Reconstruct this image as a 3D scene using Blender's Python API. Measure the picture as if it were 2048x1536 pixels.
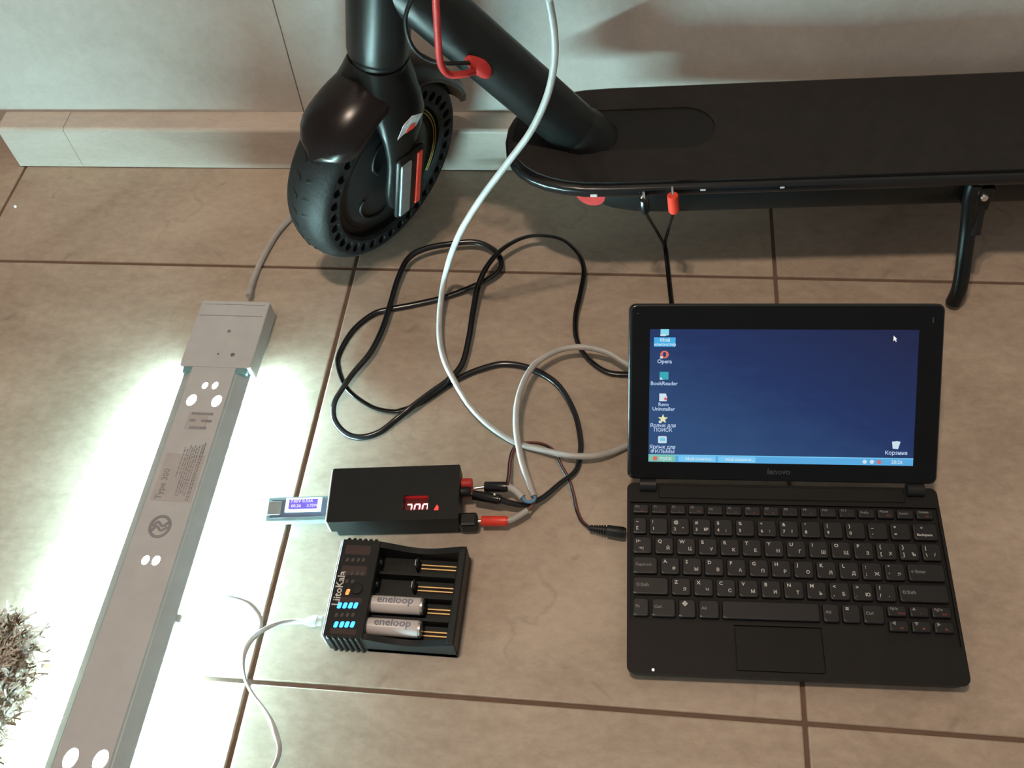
import bpy, bmesh, math, random
from mathutils import Vector, Matrix
random.seed(7)
V = Vector
for o in list(bpy.data.objects): bpy.data.objects.remove(o)
SC = bpy.context.scene
COL = SC.collection

# ------------------------------------------------------------------ camera
CAMP = V((0.31066, -0.85573, 0.79682))
CR, CU, CF = V((0.991588, 0.100491, -0.081575)), V((-0.035644, 0.817889, 0.574271)), V((-0.124429, 0.566532, -0.814591))
FPX = 1981.68
cd = bpy.data.cameras.new('camera'); cam = bpy.data.objects.new('camera', cd); COL.objects.link(cam)
cd.sensor_width = 36; cd.lens = FPX / 2048 * 36; cd.clip_start = .02
CB = -CF
cam.matrix_world = Matrix(((CR.x, CU.x, CB.x, CAMP.x), (CR.y, CU.y, CB.y, CAMP.y), (CR.z, CU.z, CB.z, CAMP.z), (0, 0, 0, 1)))
SC.camera = cam
# ------------------------------------------------------------------ exposure, world, room lamps
SC.view_settings.view_transform = 'Standard'; SC.view_settings.look = 'None'
SC.view_settings.gamma = 1; SC.view_settings.use_curve_mapping = False
SC.view_settings.exposure = 0.0
LAMP_STRENGTH = 500.0
WARM_POWER = 48.0
wd = bpy.data.worlds.new('room_air'); SC.world = wd; wd.use_nodes = True
bg = wd.node_tree.nodes['Background']; bg.inputs[0].default_value = (1, .93, .84, 1); bg.inputs[1].default_value = .26
def bulb(name, loc, power, col, rad):
    l = bpy.data.lights.new(name, 'POINT'); l.energy = power; l.color = col; l.shadow_soft_size = rad
    o = bpy.data.objects.new(name, l); o.location = loc; COL.objects.link(o)
bulb('ceiling_bulb', (-.08, -.66, 2.45), WARM_POWER, (1, .79, .62), .05)
bulb('ceiling_bulb', (.06, -.72, 2.45), WARM_POWER, (1, .79, .62), .05)

# ------------------------------------------------------------------ helpers
def ray(px, py): return CF + CR * ((px - 1024) / FPX) - CU * ((py - 768) / FPX)
def P(px, py, z=0.0):
    d = ray(px, py); return CAMP + d * ((z - CAMP.z) / d.z)
def PY(px, py, y):
    d = ray(px, py); return CAMP + d * ((y - CAMP.y) / d.y)

MATS = {}
def mat(name, col, rough=.5, metal=0, var=.06, scale=60, bump=0, bscale=300, spec=.5, emit=None, es=0, coat=0, trans=0):
    if name in MATS: return MATS[name]
    m = bpy.data.materials.new(name); m.use_nodes = True; nt = m.node_tree; N = nt.nodes; L = nt.links
    b = N['Principled BSDF']; b.inputs['Roughness'].default_value = rough; b.inputs['Metallic'].default_value = metal
    b.inputs['Specular IOR Level'].default_value = spec
    if coat: b.inputs['Coat Weight'].default_value = coat
    if trans: b.inputs['Transmission Weight'].default_value = trans
    tc = N.new('ShaderNodeTexCoord'); nz = N.new('ShaderNodeTexNoise'); nz.inputs['Scale'].default_value = scale; nz.inputs['Detail'].default_value = 4
    L.new(tc.outputs['Object'], nz.inputs['Vector'])
    rp = N.new('ShaderNodeValToRGB'); L.new(nz.outputs['Fac'], rp.inputs[0])
    c = V(col[:3]); lo, hi = c * (1 - var * 2), c * (1 + var * 2)
    rp.color_ramp.elements[0].position = .3; rp.color_ramp.elements[1].position = .7
    rp.color_ramp.elements[0].color = (*lo, 1); rp.color_ramp.elements[1].color = (*hi, 1)
    L.new(rp.outputs[0], b.inputs['Base Color'])
    if bump:
        n2 = N.new('ShaderNodeTexNoise'); n2.inputs['Scale'].default_value = bscale; L.new(tc.outputs['Object'], n2.inputs['Vector'])
        bp = N.new('ShaderNodeBump'); bp.inputs['Strength'].default_value = bump; bp.inputs['Distance'].default_value = .001
        L.new(n2.outputs['Fac'], bp.inputs['Height']); L.new(bp.outputs[0], b.inputs['Normal'])
    if emit:
        b.inputs['Emission Color'].default_value = (*emit, 1); b.inputs['Emission Strength'].default_value = es
    MATS[name] = m; return m

def stone(name, dark, mid, light, scale, rough, stretch=(1, 1, 1), spots=0, bump=.15):
    m = bpy.data.materials.new(name); m.use_nodes = True; N = m.node_tree.nodes; L = m.node_tree.links
    b = N['Principled BSDF']; b.inputs['Roughness'].default_value = rough
    tc = N.new('ShaderNodeTexCoord'); mp = N.new('ShaderNodeMapping'); mp.inputs['Scale'].default_value = stretch
    L.new(tc.outputs['Object'], mp.inputs[0])
    n1 = N.new('ShaderNodeTexNoise'); n1.inputs['Scale'].default_value = scale; n1.inputs['Detail'].default_value = 9; n1.inputs['Roughness'].default_value = .62; n1.inputs['Distortion'].default_value = .6
    n2 = N.new('ShaderNodeTexNoise'); n2.inputs['Scale'].default_value = scale * 22; n2.inputs['Detail'].default_value = 5; n2.inputs['Roughness'].default_value = .7
    L.new(mp.outputs[0], n1.inputs['Vector']); L.new(mp.outputs[0], n2.inputs['Vector'])
    mx = N.new('ShaderNodeMath'); mx.operation = 'MULTIPLY_ADD'; mx.inputs[1].default_value = .3; L.new(n2.outputs['Fac'], mx.inputs[0])
    m2 = N.new('ShaderNodeMath'); m2.operation = 'MULTIPLY'; m2.inputs[1].default_value = .7; L.new(n1.outputs['Fac'], m2.inputs[0]); L.new(m2.outputs[0], mx.inputs[2])
    rp = N.new('ShaderNodeValToRGB'); e = rp.color_ramp.elements; e[0].position = .33; e[0].color = (*dark, 1); e[1].position = .66; e[1].color = (*light, 1)
    k = e.new(.5); k.color = (*mid, 1); L.new(mx.outputs[0], rp.inputs[0])
    out = rp.outputs[0]
    if spots:
        n3 = N.new('ShaderNodeTexNoise'); n3.inputs['Scale'].default_value = 14; n3.inputs['Detail'].default_value = 6; n3.inputs['Distortion'].default_value = 2.5
        L.new(tc.outputs['Object'], n3.inputs['Vector'])
        r3 = N.new('ShaderNodeValToRGB'); r3.color_ramp.elements[0].position = .66; r3.color_ramp.elements[1].position = .76; r3.color_ramp.elements[1].color = (spots, spots, spots, 1); r3.color_ramp.elements[0].color = (0, 0, 0, 1)
        L.new(n3.outputs['Fac'], r3.inputs[0])
        mi = N.new('ShaderNodeMixRGB'); mi.blend_type = 'MIX'; mi.inputs[2].default_value = (*[c * .45 for c in dark], 1)
        L.new(r3.outputs[0], mi.inputs[0]); L.new(out, mi.inputs[1]); out = mi.outputs[0]
    if spots:
        vz = N.new('ShaderNodeTexVoronoi'); vz.feature = 'DISTANCE_TO_EDGE'; vz.inputs['Scale'].default_value = 7
        nd = N.new('ShaderNodeTexNoise'); nd.inputs['Scale'].default_value = 9; nd.inputs['Detail'].default_value = 5; L.new(tc.outputs['Object'], nd.inputs['Vector'])
        va = N.new('ShaderNodeMixRGB'); va.inputs[0].default_value = .16; L.new(tc.outputs['Object'], va.inputs[1]); L.new(nd.outputs['Color'], va.inputs[2]); L.new(va.outputs[0], vz.inputs['Vector'])
        rv = N.new('ShaderNodeValToRGB'); rv.color_ramp.elements[0].color = (.20, .20, .20, 1); rv.color_ramp.elements[0].position = .0; rv.color_ramp.elements[1].color = (0, 0, 0, 1); rv.color_ramp.elements[1].position = .022; L.new(vz.outputs['Distance'], rv.inputs[0])
        rm = N.new('ShaderNodeValToRGB'); rm.color_ramp.elements[0].position = .50; rm.color_ramp.elements[1].position = .60; L.new(n1.outputs['Fac'], rm.inputs[0])
        mu = N.new('ShaderNodeMath'); mu.operation = 'MULTIPLY'; L.new(rv.outputs[0], mu.inputs[0]); L.new(rm.outputs[0], mu.inputs[1])
        mv = N.new('ShaderNodeMixRGB'); mv.inputs[2].default_value = (*[c * .5 for c in dark], 1); L.new(mu.outputs[0], mv.inputs[0]); L.new(out, mv.inputs[1]); out = mv.outputs[0]
    L.new(out, b.inputs['Base Color'])
    bp = N.new('ShaderNodeBump'); bp.inputs['Strength'].default_value = bump; bp.inputs['Distance'].default_value = .002; L.new(mx.outputs[0], bp.inputs['Height']); L.new(bp.outputs[0], b.inputs['Normal'])
    MATS[name] = m; return m

def thing(name, label, cat, loc=(0, 0, 0), rot=None, group=None):
    o = bpy.data.objects.new(name, None); COL.objects.link(o); o.empty_display_size = .02
    mw = Matrix.Translation(V(loc)) @ (rot.to_4x4() if rot is not None else Matrix.Identity(4))
    o.matrix_world = mw; ROOT[o.name] = mw.copy()
    o['label'] = label; o['category'] = cat
    if group: o['group'] = group
    return o
ROOT = {}
def part(name, bm, m, parent=None, world=False, smooth=False, label=None, auto=None, kind=None):
    me = bm if isinstance(bm, bpy.types.Mesh) else None
    mw = ROOT.get(parent.name, Matrix.Identity(4)) if parent else Matrix.Identity(4)
    if me is None:
        if world and parent: bm.transform(mw.inverted())
        me = bpy.data.meshes.new(name); bmesh.ops.recalc_face_normals(bm, faces=bm.faces); bm.to_mesh(me); bm.free()
    if m and not me.materials: me.materials.append(m)
    if smooth:
        for p in me.polygons: p.use_smooth = True
        if auto is not None: me.set_sharp_from_angle(angle=math.radians(auto))
    o = bpy.data.objects.new(name, me); COL.objects.link(o)
    if parent: o.parent = parent; ROOT[o.name] = mw
    if label: o['label'] = label
    if kind: o['kind'] = kind
    return o
def structure(name, bm, m, **k):
    o = part(name, bm, m, **k); o['kind'] = 'structure'; return o

def BM(): return bmesh.new()
def box(bm, x0, x1, y0, y1, z0, z1, bev=0, seg=2, M=None):
    r = bmesh.ops.create_cube(bm, size=1)
    vs = r['verts']
    for v in vs: v.co = V(((x0 + x1) / 2 + v.co.x * (x1 - x0), (y0 + y1) / 2 + v.co.y * (y1 - y0), (z0 + z1) / 2 + v.co.z * (z1 - z0)))
    if bev:
        es = list({e for v in vs for e in v.link_edges})
        r = bmesh.ops.bevel(bm, geom=es, offset=bev, segments=seg, profile=.5, affect='EDGES'); vs = list({v for f in r['faces'] for v in f.verts} | {v for v in vs if v.is_valid})
    if M is not None: bmesh.ops.transform(bm, matrix=M, verts=[v for v in vs if v.is_valid])
    return bm
def loft(bm, rings, closed=True, cap=True):
    R = [[bm.verts.new(c) for c in r] for r in rings]; n = len(R[0])
    for a, b in zip(R, R[1:]):
        for i in range(n if closed else n - 1):
            j = (i + 1) % n; bm.faces.new((a[i], a[j], b[j], b[i]))
    if cap and closed: bm.faces.new(R[0][::-1]); bm.faces.new(R[-1])
    return bm
def frame(d, hint=V((0, 0, 1))):
    d = d.normalized(); h = hint if abs(d.dot(hint)) < .97 else V((0, 1, 0))
    s = d.cross(h).normalized(); return s, s.cross(d).normalized()
def cyl(bm, a, b, ra, rb=None, n=24, cap=True):
    a, b = V(a), V(b); rb = ra if rb is None else rb; s, u = frame(b - a)
    return loft(bm, [[p + (s * math.cos(t) + u * math.sin(t)) * r for t in [2 * math.pi * i / n for i in range(n)]] for p, r in ((a, ra), (b, rb))], cap=cap)
def lathe(bm, a, ax, prof, n=32):          # prof: (distance along the axis, radius)
    a, ax = V(a), V(ax).normalized(); s, u = frame(ax)
    return loft(bm, [[a + ax * h + (s * math.cos(t) + u * math.sin(t)) * max(r, 1e-5) for t in [2 * math.pi * i / n for i in range(n)]] for h, r in prof])
def catmull(pts, sub=8):
    pts = [V(p) for p in pts]; q = [pts[0] * 2 - pts[1]] + pts + [pts[-1] * 2 - pts[-2]]; out = []
    for i in range(1, len(q) - 2):
        p0, p1, p2, p3 = q[i - 1:i + 3]
        for k in range(sub):
            t = k / sub
            out.append(.5 * ((2 * p1) + (p2 - p0) * t + (2 * p0 - 5 * p1 + 4 * p2 - p3) * t * t + (3 * p1 - p0 - 3 * p2 + p3) * t ** 3))
    return out + [pts[-1]]
def sweep(bm, pts, rw, rh=None, n=10, sub=8, twist=None):
    rh = rh or rw; c = catmull(pts, sub) if sub else [V(p) for p in pts]; rings = []; s0 = None
    for i, p in enumerate(c):
        d = (c[min(i + 1, len(c) - 1)] - c[max(i - 1, 0)]).normalized()
        if s0 is None: s, u = frame(d)
        else:
            s = (s0 - d * s0.dot(d)).normalized(); u = s.cross(d).normalized()
            if abs(d.z) < .7:
                s2, u2 = frame(d); s = (s * .8 + s2 * .2 * (1 if s2.dot(s) > 0 else -1)).normalized(); u = s.cross(d).normalized()
        s0 = s; tw = twist(i / (len(c) - 1)) if twist else 0
        a, b = s * math.cos(tw) + u * math.sin(tw), u * math.cos(tw) - s * math.sin(tw)
        rings.append([p + a * (rw * math.cos(t)) + b * (rh * math.sin(t)) for t in [2 * math.pi * k / n for k in range(n)]])
    return loft(bm, rings)
def prism(bm, loops, z0, z1, M=None):      # loops[0] outline, others holes; flat plate with real holes
    edges = []; L = []
    for lp in loops:
        vs = [bm.verts.new((x, y, z1)) for x, y in lp]; L.append(vs)
        edges += [bm.edges.new((vs[i], vs[(i + 1) % len(vs)])) for i in range(len(vs))]
    r = bmesh.ops.triangle_fill(bm, edges=edges, use_beauty=True, use_dissolve=False)
    top = [f for f in r['geom'] if isinstance(f, bmesh.types.BMFace)]
    low = {}
    for vs in L:
        for v in vs: low[v] = bm.verts.new((v.co.x, v.co.y, z0))
    for f in top: bm.faces.new([low[v] for v in reversed(f.verts)])
    for vs in L:
        for i in range(len(vs)):
            a, b = vs[i], vs[(i + 1) % len(vs)]; bm.faces.new((a, b, low[b], low[a]))
    if M is not None: bmesh.ops.transform(bm, matrix=M, verts=[v for vs in L for v in vs] + list(low.values()))
    return bm
def rrect(x0, x1, y0, y1, r, n=5):
    out = []
    for cx, cy, a0 in ((x1 - r, y1 - r, 0), (x0 + r, y1 - r, 90), (x0 + r, y0 + r, 180), (x1 - r, y0 + r, 270)):
        for k in range(n + 1):
            a = math.radians(a0 + 90 * k / n); out.append((cx + r * math.cos(a), cy + r * math.sin(a)))
    return out
def circ(x, y, rx, ry=None, n=18, rot=0):
    ry = ry or rx; out = []
    for i in range(n):
        t = 2 * math.pi * i / n; a, b = rx * math.cos(t), ry * math.sin(t)
        out.append((x + a * math.cos(rot) - b * math.sin(rot), y + a * math.sin(rot) + b * math.cos(rot)))
    return out
def bevel_all(bm, off, seg=2, ang=40):
    bmesh.ops.recalc_face_normals(bm, faces=bm.faces)
    es = [e for e in bm.edges if len(e.link_faces) == 2 and e.calc_face_angle(0) > math.radians(ang)]
    bmesh.ops.bevel(bm, geom=es, offset=off, segments=seg, profile=.5, affect='EDGES'); return bm
TXT = {}
def text(bm, s, size, M, align='LEFT', bold=False):
    """append flat lettering to bm; M maps the text plane"""
    key = (s, align)
    if key not in TXT:
        cu = bpy.data.curves.new('lettering', 'FONT'); cu.body = s; cu.align_x = align; cu.align_y = 'CENTER'; cu.size = 1; cu.resolution_u = 2; cu.offset = .02
        ob = bpy.data.objects.new('lettering', cu); COL.objects.link(ob)
        me = bpy.data.meshes.new_from_object(ob); bpy.data.objects.remove(ob); bpy.data.curves.remove(cu); TXT[key] = me
    me = TXT[key]; S = M @ Matrix.Scale(size, 4)
    vs = [bm.verts.new(S @ v.co) for v in me.vertices]
    for p in me.polygons:
        try: bm.faces.new([vs[i] for i in p.vertices])
        except ValueError: pass
    return bm
def T(x, y, z, rz=0): return Matrix.Translation((x, y, z)) @ Matrix.Rotation(rz, 4, 'Z')

# ------------------------------------------------------------------ materials
M_tile = stone('beige_floor_tile', (.275, .205, .15), (.42, .33, .255), (.55, .45, .355), 3.2, .55, (1, 1.6, 1), spots=.3)
M_wall = stone('pale_wall_tile', (.50, .45, .40), (.60, .55, .50), (.68, .64, .58), 5, .4, bump=.06)
M_skirt = stone('pale_skirting_tile', (.44, .37, .31), (.56, .48, .41), (.64, .57, .50), 9, .32, (.5, 1, 1.4), bump=.12)
M_grout = mat('brown_grout', (.16, .10, .07), .9, bump=.5)
M_black = mat('black_painted_metal', (.0075, .009, .009), .36, var=.1, spec=.32)
M_gloss = mat('black_gloss_plastic', (.008, .008, .009), .22, spec=.5)
M_rubber = mat('black_rubber', (.0085, .0092, .0095), .62, bump=.5, bscale=260, spec=.3)
M_mat = mat('dark_grip_rubber', (.021, .0185, .017), .75, bump=.6, bscale=700, spec=.2)
M_matsm = mat('smooth_dark_rubber', (.0095, .009, .0085), .6, spec=.25)
M_red = mat('red_rubber', (.50, .035, .032), .45, spec=.3)
M_redb = mat('bright_red_plastic', (.80, .055, .03), .35)
M_plastic = mat('black_plastic', (.009, .0098, .010), .45, spec=.35)
M_white = mat('white_cable_sheath', (.47, .455, .43), .4)
M_steel = mat('bright_steel', (.75, .74, .72), .25, 1)
M_brass = mat('gold_contact', (.75, .52, .25), .3, 1)
M_grey = mat('grey_silver_paint', (.35, .40, .42), .35, .6)
M_print = mat('white_print', (.62, .62, .60), .6)
M_printdim = mat('dim_grey_print', (.22, .22, .22), .6)
M_redprint = mat('dull_red_print', (.28, .045, .03), .6)
M_dark = mat('dark_print', (.06, .06, .07), .6)

# ------------------------------------------------------------------ floor
XJ = [-2.25, -1.8, -1.35, -.9, -.45, 0, .45, .9, 1.35]; YJ = [-1.5275, -1.07, -.6125, -.155, .3025, .76, 1.2175, 1.675]
bm = BM(); box(bm, -2.25, 1.35, -1.53, 1.68, -.03, -.0018)
floor = structure('floor', bm, M_grout)
def tile_bm(w, d):
    b = BM(); box(b, -w / 2, w / 2, -d / 2, d / 2, -.009, 0, .0014, 3); return b
g = .0036; tmesh = None
for i in range(8):
    for j in range(7):
        w, d = XJ[i + 1] - XJ[i] - g, YJ[j + 1] - YJ[j] - g
        if tmesh is None:
            o = part('tile', tile_bm(w, d), M_tile, floor); tmesh = o.data
        else: o = part('tile', tmesh, None, floor)
        o.location = ((XJ[i] + XJ[i + 1]) / 2, (YJ[j] + YJ[j + 1]) / 2, random.uniform(-.0003, .0003))
# ------------------------------------------------------------------ back wall, skirting
WY = .0315; CX = -.4565; SKH = .0600
bm = BM(); box(bm, CX - .013, 1.35, WY + .008, .14, 0, 2.2)
wall = structure('wall_back', bm, M_grout)
jx0 = PY(606, 214, WY).x; jx1 = PY(545, 0, WY).x; jz = PY(545, 0, WY).z
def wallx(z): return jx0 + (jx1 - jx0) * (z - .09) / (jz - .09)
for x0, x1 in ((CX - .014, None), (None, 1.35)):
    b = BM(); e = .00045
    q = [(x0 if x0 is not None else wallx(0) + e, .0), (x1 if x1 is not None else wallx(0) - e, .0), (x1 if x1 is not None else wallx(2.2) - e, 2.2), (x0 if x0 is not None else wallx(2.2) + e, 2.2)]
    prism(b, [q], -WY - .009, -WY, Matrix.Rotation(math.pi / 2, 4, 'X')); bevel_all(b, .0006, 1)
    part('wall_tile', b, M_wall, wall)
bm = BM(); box(bm, CX + .001, 1.35, .006, WY - .0005, 0, SKH - .003)
sk = structure('baseboard_back', bm, M_grout)
sj = PY(160, 320, 0).x
for x0, x1 in ((CX, sj), (sj, sj + .45), (sj + .45, sj + .9), (sj + .9, 1.35)):
    b = BM(); x0 += .0004; x1 -= .0004; n = 6; r = .005
    pr = [(-.0, .0012), (WY - .0002, .0012), (WY - .0002, SKH)] + [(r - r * math.sin(math.pi / 2 * k / n), SKH - r + r * math.cos(math.pi / 2 * k / n)) for k in range(n + 1)]
    loft(b, [[(x, y, z) for y, z in pr] for x in (x0, x1)]); part('skirting_tile', b, M_skirt, sk)

# ------------------------------------------------------------------ scooter
A = math.atan(.061); RZ = Matrix.Rotation(A, 3, 'Z')
scooter = thing('electric_scooter', 'black electric kick scooter with red brake hose parked along the pale wall', 'scooter', (.3, -.09, 0), RZ)
SM = ROOT[scooter.name]
def S(x, y, z): return SM @ V((x, y, z))      # scooter frame -> world
def SL(w): return SM.inverted() @ V(w)
HW = .0755
def deck_outline(inset=0, s0=-.128, s1=.46, hw=HW, n=16):
    out = []; rx, hw = .105 - inset, hw - inset; s0 += inset; ex = 2.35
    for k in range(n + 1):
        t = math.pi / 2 + math.pi * k / n; c, s = math.cos(t), math.sin(t)
        out.append((s0 + rx + rx * (-abs(c) ** (2 / ex)), hw * math.copysign(abs(s) ** (2 / ex), s)))
    return out + [(s1, -hw), (s1, hw)]
DZ = .1345
bm = BM(); prism(bm, [deck_outline()], DZ - .0135, DZ - .002); bevel_all(bm, .004, 3)
deck = part('deck', bm, M_gloss, scooter, smooth=True, auto=35)
st = SL(P(1432, 265, DZ)).x
stad = []
for k in range(13):
    t = -math.pi / 2 + math.pi * k / 12; stad.append((st - .030 + .030 * math.cos(t), .006 + .030 * math.sin(t)))
for k in range(13):
    t = math.pi / 2 + math.pi * k / 12; stad.append((-.045 + .030 * math.cos(t), .006 + .030 * math.sin(t)))
bm = BM(); prism(bm, [deck_outline(.0075), stad], DZ - .004, DZ + .0008); part('grip_mat', bm, M_mat, deck)
bm = BM(); prism(bm, [stad], DZ - .0035, DZ - .0006); part('mat_recess', bm, M_matsm, deck, label='smooth dark oval recess')
bm = BM(); prism(bm, [deck_outline(.0105, -.075, .42, HW, 12)], 0.0885, DZ - .0125); bevel_all(bm, .005, 2)
case = part('battery_case', bm, M_black, scooter, smooth=True, auto=35)
# charge port cap on the near side of the case
cp = SL(P(1183, 400, .108)); 
bm = BM(); pts = []
for k in range(17):
    t = math.pi + math.pi * k / 16; pts.append((.0145 * math.cos(t), .013 * math.sin(t)))
prism(bm, [pts + [(.0145, .002), (-.0145, .002)]], -.004, .004, Matrix.Translation((cp.x - .000, -HW + .0110, DZ - .0150)) @ Matrix.Rotation(-.28, 4, 'Z') @ Matrix.Rotation(math.pi / 2, 4, 'X'))
part('charge_port_cap', bm, M_red, scooter, label='red rubber charging port cap')
bm = BM(); box(bm, cp.x - .001, cp.x + .006, -HW - .0006, -HW + .003, DZ - .0105, DZ - .0072, .0012); part('paint_chip', bm, M_print, scooter, label='pale scuffed chip on deck rim')
for px, l in ((1400, .005), (1560, .004)):
    q = SL(P(px, 380, DZ - .008)); bm = BM(); box(bm, q.x, q.x + l, -HW - .0004, -HW + .002, DZ - .0065, DZ - .0048, .0004); part('paint_chip', bm, M_print, scooter)
# down tube
t0, t1 = SL(PY(1150, 260, -.094)), SL((.156, -.099, .245)); t0.y = t1.y = 0
td = (t1 - t0).normalized(); ta, tb = t0 - td * .03, t1 + td * .155
bm = BM(); cyl(bm, ta, tb, .0262, n=40); part('down_tube', bm, M_black, scooter, smooth=True, auto=60)
bm = BM(); lathe(bm, t0 - td * .03, td, [(0, .0285), (.022, .0285), (.027, .0275), (.030, .0264), (.031, .0262)], 40); part('tube_collar', bm, M_black, scooter, smooth=True, auto=60)
# steering column: k up along the axis, f0 forward, s0 left
k = (SL((.0763, -.1038, .295)) - SL((.065, -.1045, .241))); k.y = 0; k.normalize()
f0 = V((-1, 0, 0)); f0 = (f0 - k * f0.dot(k)).normalized(); s0 = k.cross(f0)
TH = math.radians(55); h = f0 * math.cos(TH) + s0 * math.sin(TH); ax = k.cross(h)
base = SL((.065, -.1045, .241)); base.y = 0
hub = base - k * ((base.z - .1085) / k.z)
SF = Matrix(((h.x, ax.x, k.x, hub.x), (h.y, ax.y, k.y, hub.y), (h.z, ax.z, k.z, hub.z), (0, 0, 0, 1)))   # steering frame: x forward, y left, z along the axis
def sf(x, y, z): return SF @ V((x, y, z))
zt = (base - hub).length
bm = BM(); lathe(bm, base, k, [(.0, .0255), (.0025, .0285), (.006, .0292), (.20, .0292), (.203, .027)], 48); part('head_tube', bm, M_black, scooter, smooth=True, auto=50)
bm = BM(); lathe(bm, base + k * .2, k, [(0, .021), (.62, .020)], 32); part('steering_column', bm, M_black, scooter, smooth=True, auto=50)
bm = BM(); lathe(bm, base - k * .004, k, [(0, .0262), (.006, .0262)], 40); part('headset_ring', bm, M_plastic, scooter, smooth=True, auto=50)
fork = None
bm = BM(); lathe(bm, base - k * .004, -k, [(0, .0272), (.006, .0278), (.020, .0275), (.03, .024), (.034, .018)], 40)
fork = part('fork', bm, M_black, scooter, smooth=True, auto=50)
for sgn in (1, -1):
    rings = []
    for z, y, x, rx, ry in ((zt - .004, .004, 0, .0265, .022), (zt - .020, .011, 0, .029, .021), (zt - .036, .022, .001, .031, .0165), (zt - .052, .0320, .003, .030, .012), (zt - .068, .0365, .005, .0255, .0088), (zt - .085, .0380, .008, .0195, .0074), (zt - .1, .0385, .010, .016, .0068), (.02, .0385, .012, .0145, .0064), (0, .0385, .013, .0145, .0062), (-.018, .0385, .013, .011, .0058), (-.025, .0385, .013, .005, .005)):
        rings.append([sf(x + rx * math.copysign(abs(math.cos(t)) ** .8, math.cos(t)), sgn * y + ry * math.copysign(abs(math.sin(t)) ** .8, math.sin(t)), z) for t in [2 * math.pi * i / 24 for i in range(24)]])
    bm = BM(); loft(bm, rings); part('fork_leg', bm, M_black, fork, smooth=True, auto=60)
# reflective axle cover on the left leg
bm = BM(); box(bm, -.018, .022, .042, .049, -.032, .046, .0035, 3, SF); cover = part('axle_cover', bm, M_plastic, scooter, smooth=True, auto=40)
bm = BM(); box(bm, .005, .020, .048, .0512, -.028, .040, .0012, 2, SF); part('reflector', bm, M_grey, cover, label='blue grey reflective bar')
bm = BM(); box(bm, -.0115, -.0045, .048, .0506, -.026, .043, .0008, 2, SF); part('reflector', bm, M_redb, cover, label='bright red reflective strip')
# round-marked sticker on the leg
def on_leg(pts, z0, z1): pass
bm = BM(); prism(bm, [[(-.026, -.013), (-.008, -.022), (.002, -.016), (.004, .006), (-.006, .021), (-.018, .018)]], 0, .0006, SF @ Matrix.Translation((.0165, .0445, .076)) @ Matrix.Rotation(-.25, 4, 'X') @ Matrix.Rotation(-math.pi / 2, 4, 'X'))
stk = part('sticker', bm, mat('sticker_white', (.55, .50, .50), .4, var=.25, scale=120), scooter, label='small white sticker with red round mark')
bm = BM(); prism(bm, [circ(-.013, .000, .0062)], .0005, .0010, SF @ Matrix.Translation((.0165, .0445, .076)) @ Matrix.Rotation(-.25, 4, 'X') @ Matrix.Rotation(-math.pi / 2, 4, 'X'))
part('mark', bm, M_redb, stk)
# wheel
def wheel(parent, F, nh=36):
    def rp(r, y, t): return F @ V((r * math.cos(t), y, r * math.sin(t)))
    R, n = .108, 96
    prof = [(.0775, .0215)]
    def ringprof(lst): return [[rp(r, y, 2 * math.pi * i / n) for r, y in lst] for i in range(n)]
    tread = [(.0945, -.0265)] + [(.0865 + .0215 * math.cos(a) ** .8, .0285 * math.sin(a)) for a in [math.radians(d) for d in (-68, -55, -42, -28, -14, 0, 14, 28, 42, 55, 68)]] + [(.0945, .0265)]
    inner = [(.079, .0265), (.076, .0240), (.076, -.0240), (.079, -.0265)]
    b = BM(); rows = ringprof(tread); rows.append(rows[0]); loft(b, rows, closed=False)
    rows = ringprof(inner); rows.append(rows[0]); loft(b, rows, closed=False)
    bmesh.ops.remove_doubles(b, verts=b.verts, dist=1e-6)
    for sg in (1, -1):
        Mx = F @ Matrix.Rotation(-math.pi / 2, 4, 'X')
        loops = [circ(0, 0, .0945, n=n), circ(0, 0, .079, n=n)] + [circ(.0868 * math.cos(2 * math.pi * q / nh), .0868 * math.sin(2 * math.pi * q / nh), .0056, .0050, 12, 2 * math.pi * q / nh) for q in range(nh)]
        prism(b, loops, sg * .014, sg * .0265, Mx)
    tyre = part('tyre', b, M_rubber, parent, smooth=True, auto=40, label='solid black tyre with a ring of sidewall holes')
    b = BM(); ns = 34                                  # chevron tread blocks
    for q in range(ns):
        t = 2 * math.pi * q / ns
        for sg in (1, -1):
            pts = [(.1076, .0035 * sg, 0), (.1058, .010 * sg, .05), (.1020, .0165 * sg, .10)]
            w = .035
            lo = [rp(r - .0012, y, t + dt) for r, y, dt in pts] + [rp(r - .0012, y, t + dt + w) for r, y, dt in reversed(pts)]
            hi = [rp(r + .0011, y, t + dt) for r, y, dt in pts] + [rp(r + .0011, y, t + dt + w) for r, y, dt in reversed(pts)]
            loft(b, [lo, hi])
    part('tread', b, M_rubber, tyre)
    b = BM(); 
    lathe(b, F @ V((0, -.0225, 0)), (F.to_3x3() @ V((0, 1, 0))), [(0, .010), (.001, .030), (.004, .062), (.006, .0665), (.0065, .0755), (.041, .0755), (.0415, .0675), (.0425, .0665), (.0425, .0625), (.0440, .0605), (.0475, .045), (.0485, .026), (.0495, .022), (.0505, .010)], 64)
    rim = part('hub_motor', b, M_plastic, parent, smooth=True, auto=30)
    b = BM()                                            # raised crescents on the hub cover
    for q in range(3):
        t0 = 2 * math.pi * q / 3 + .6
        sweep(b, [F @ V((r * math.cos(t0 + a), .0240 + (.061 - r) * .11, r * math.sin(t0 + a))) for r, a in ((.030, .0), (.041, .12), (.050, .42), (.0535, .8), (.051, 1.15), (.044, 1.32))], .0016, .0016, 6, 5)
    part('hub_crescents', b, M_plastic, rim, smooth=True)
    return tyre
WF = SF.copy()
wheel(scooter, WF @ Matrix.Translation((0, -.0035, 0)))
bm = BM()
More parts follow.
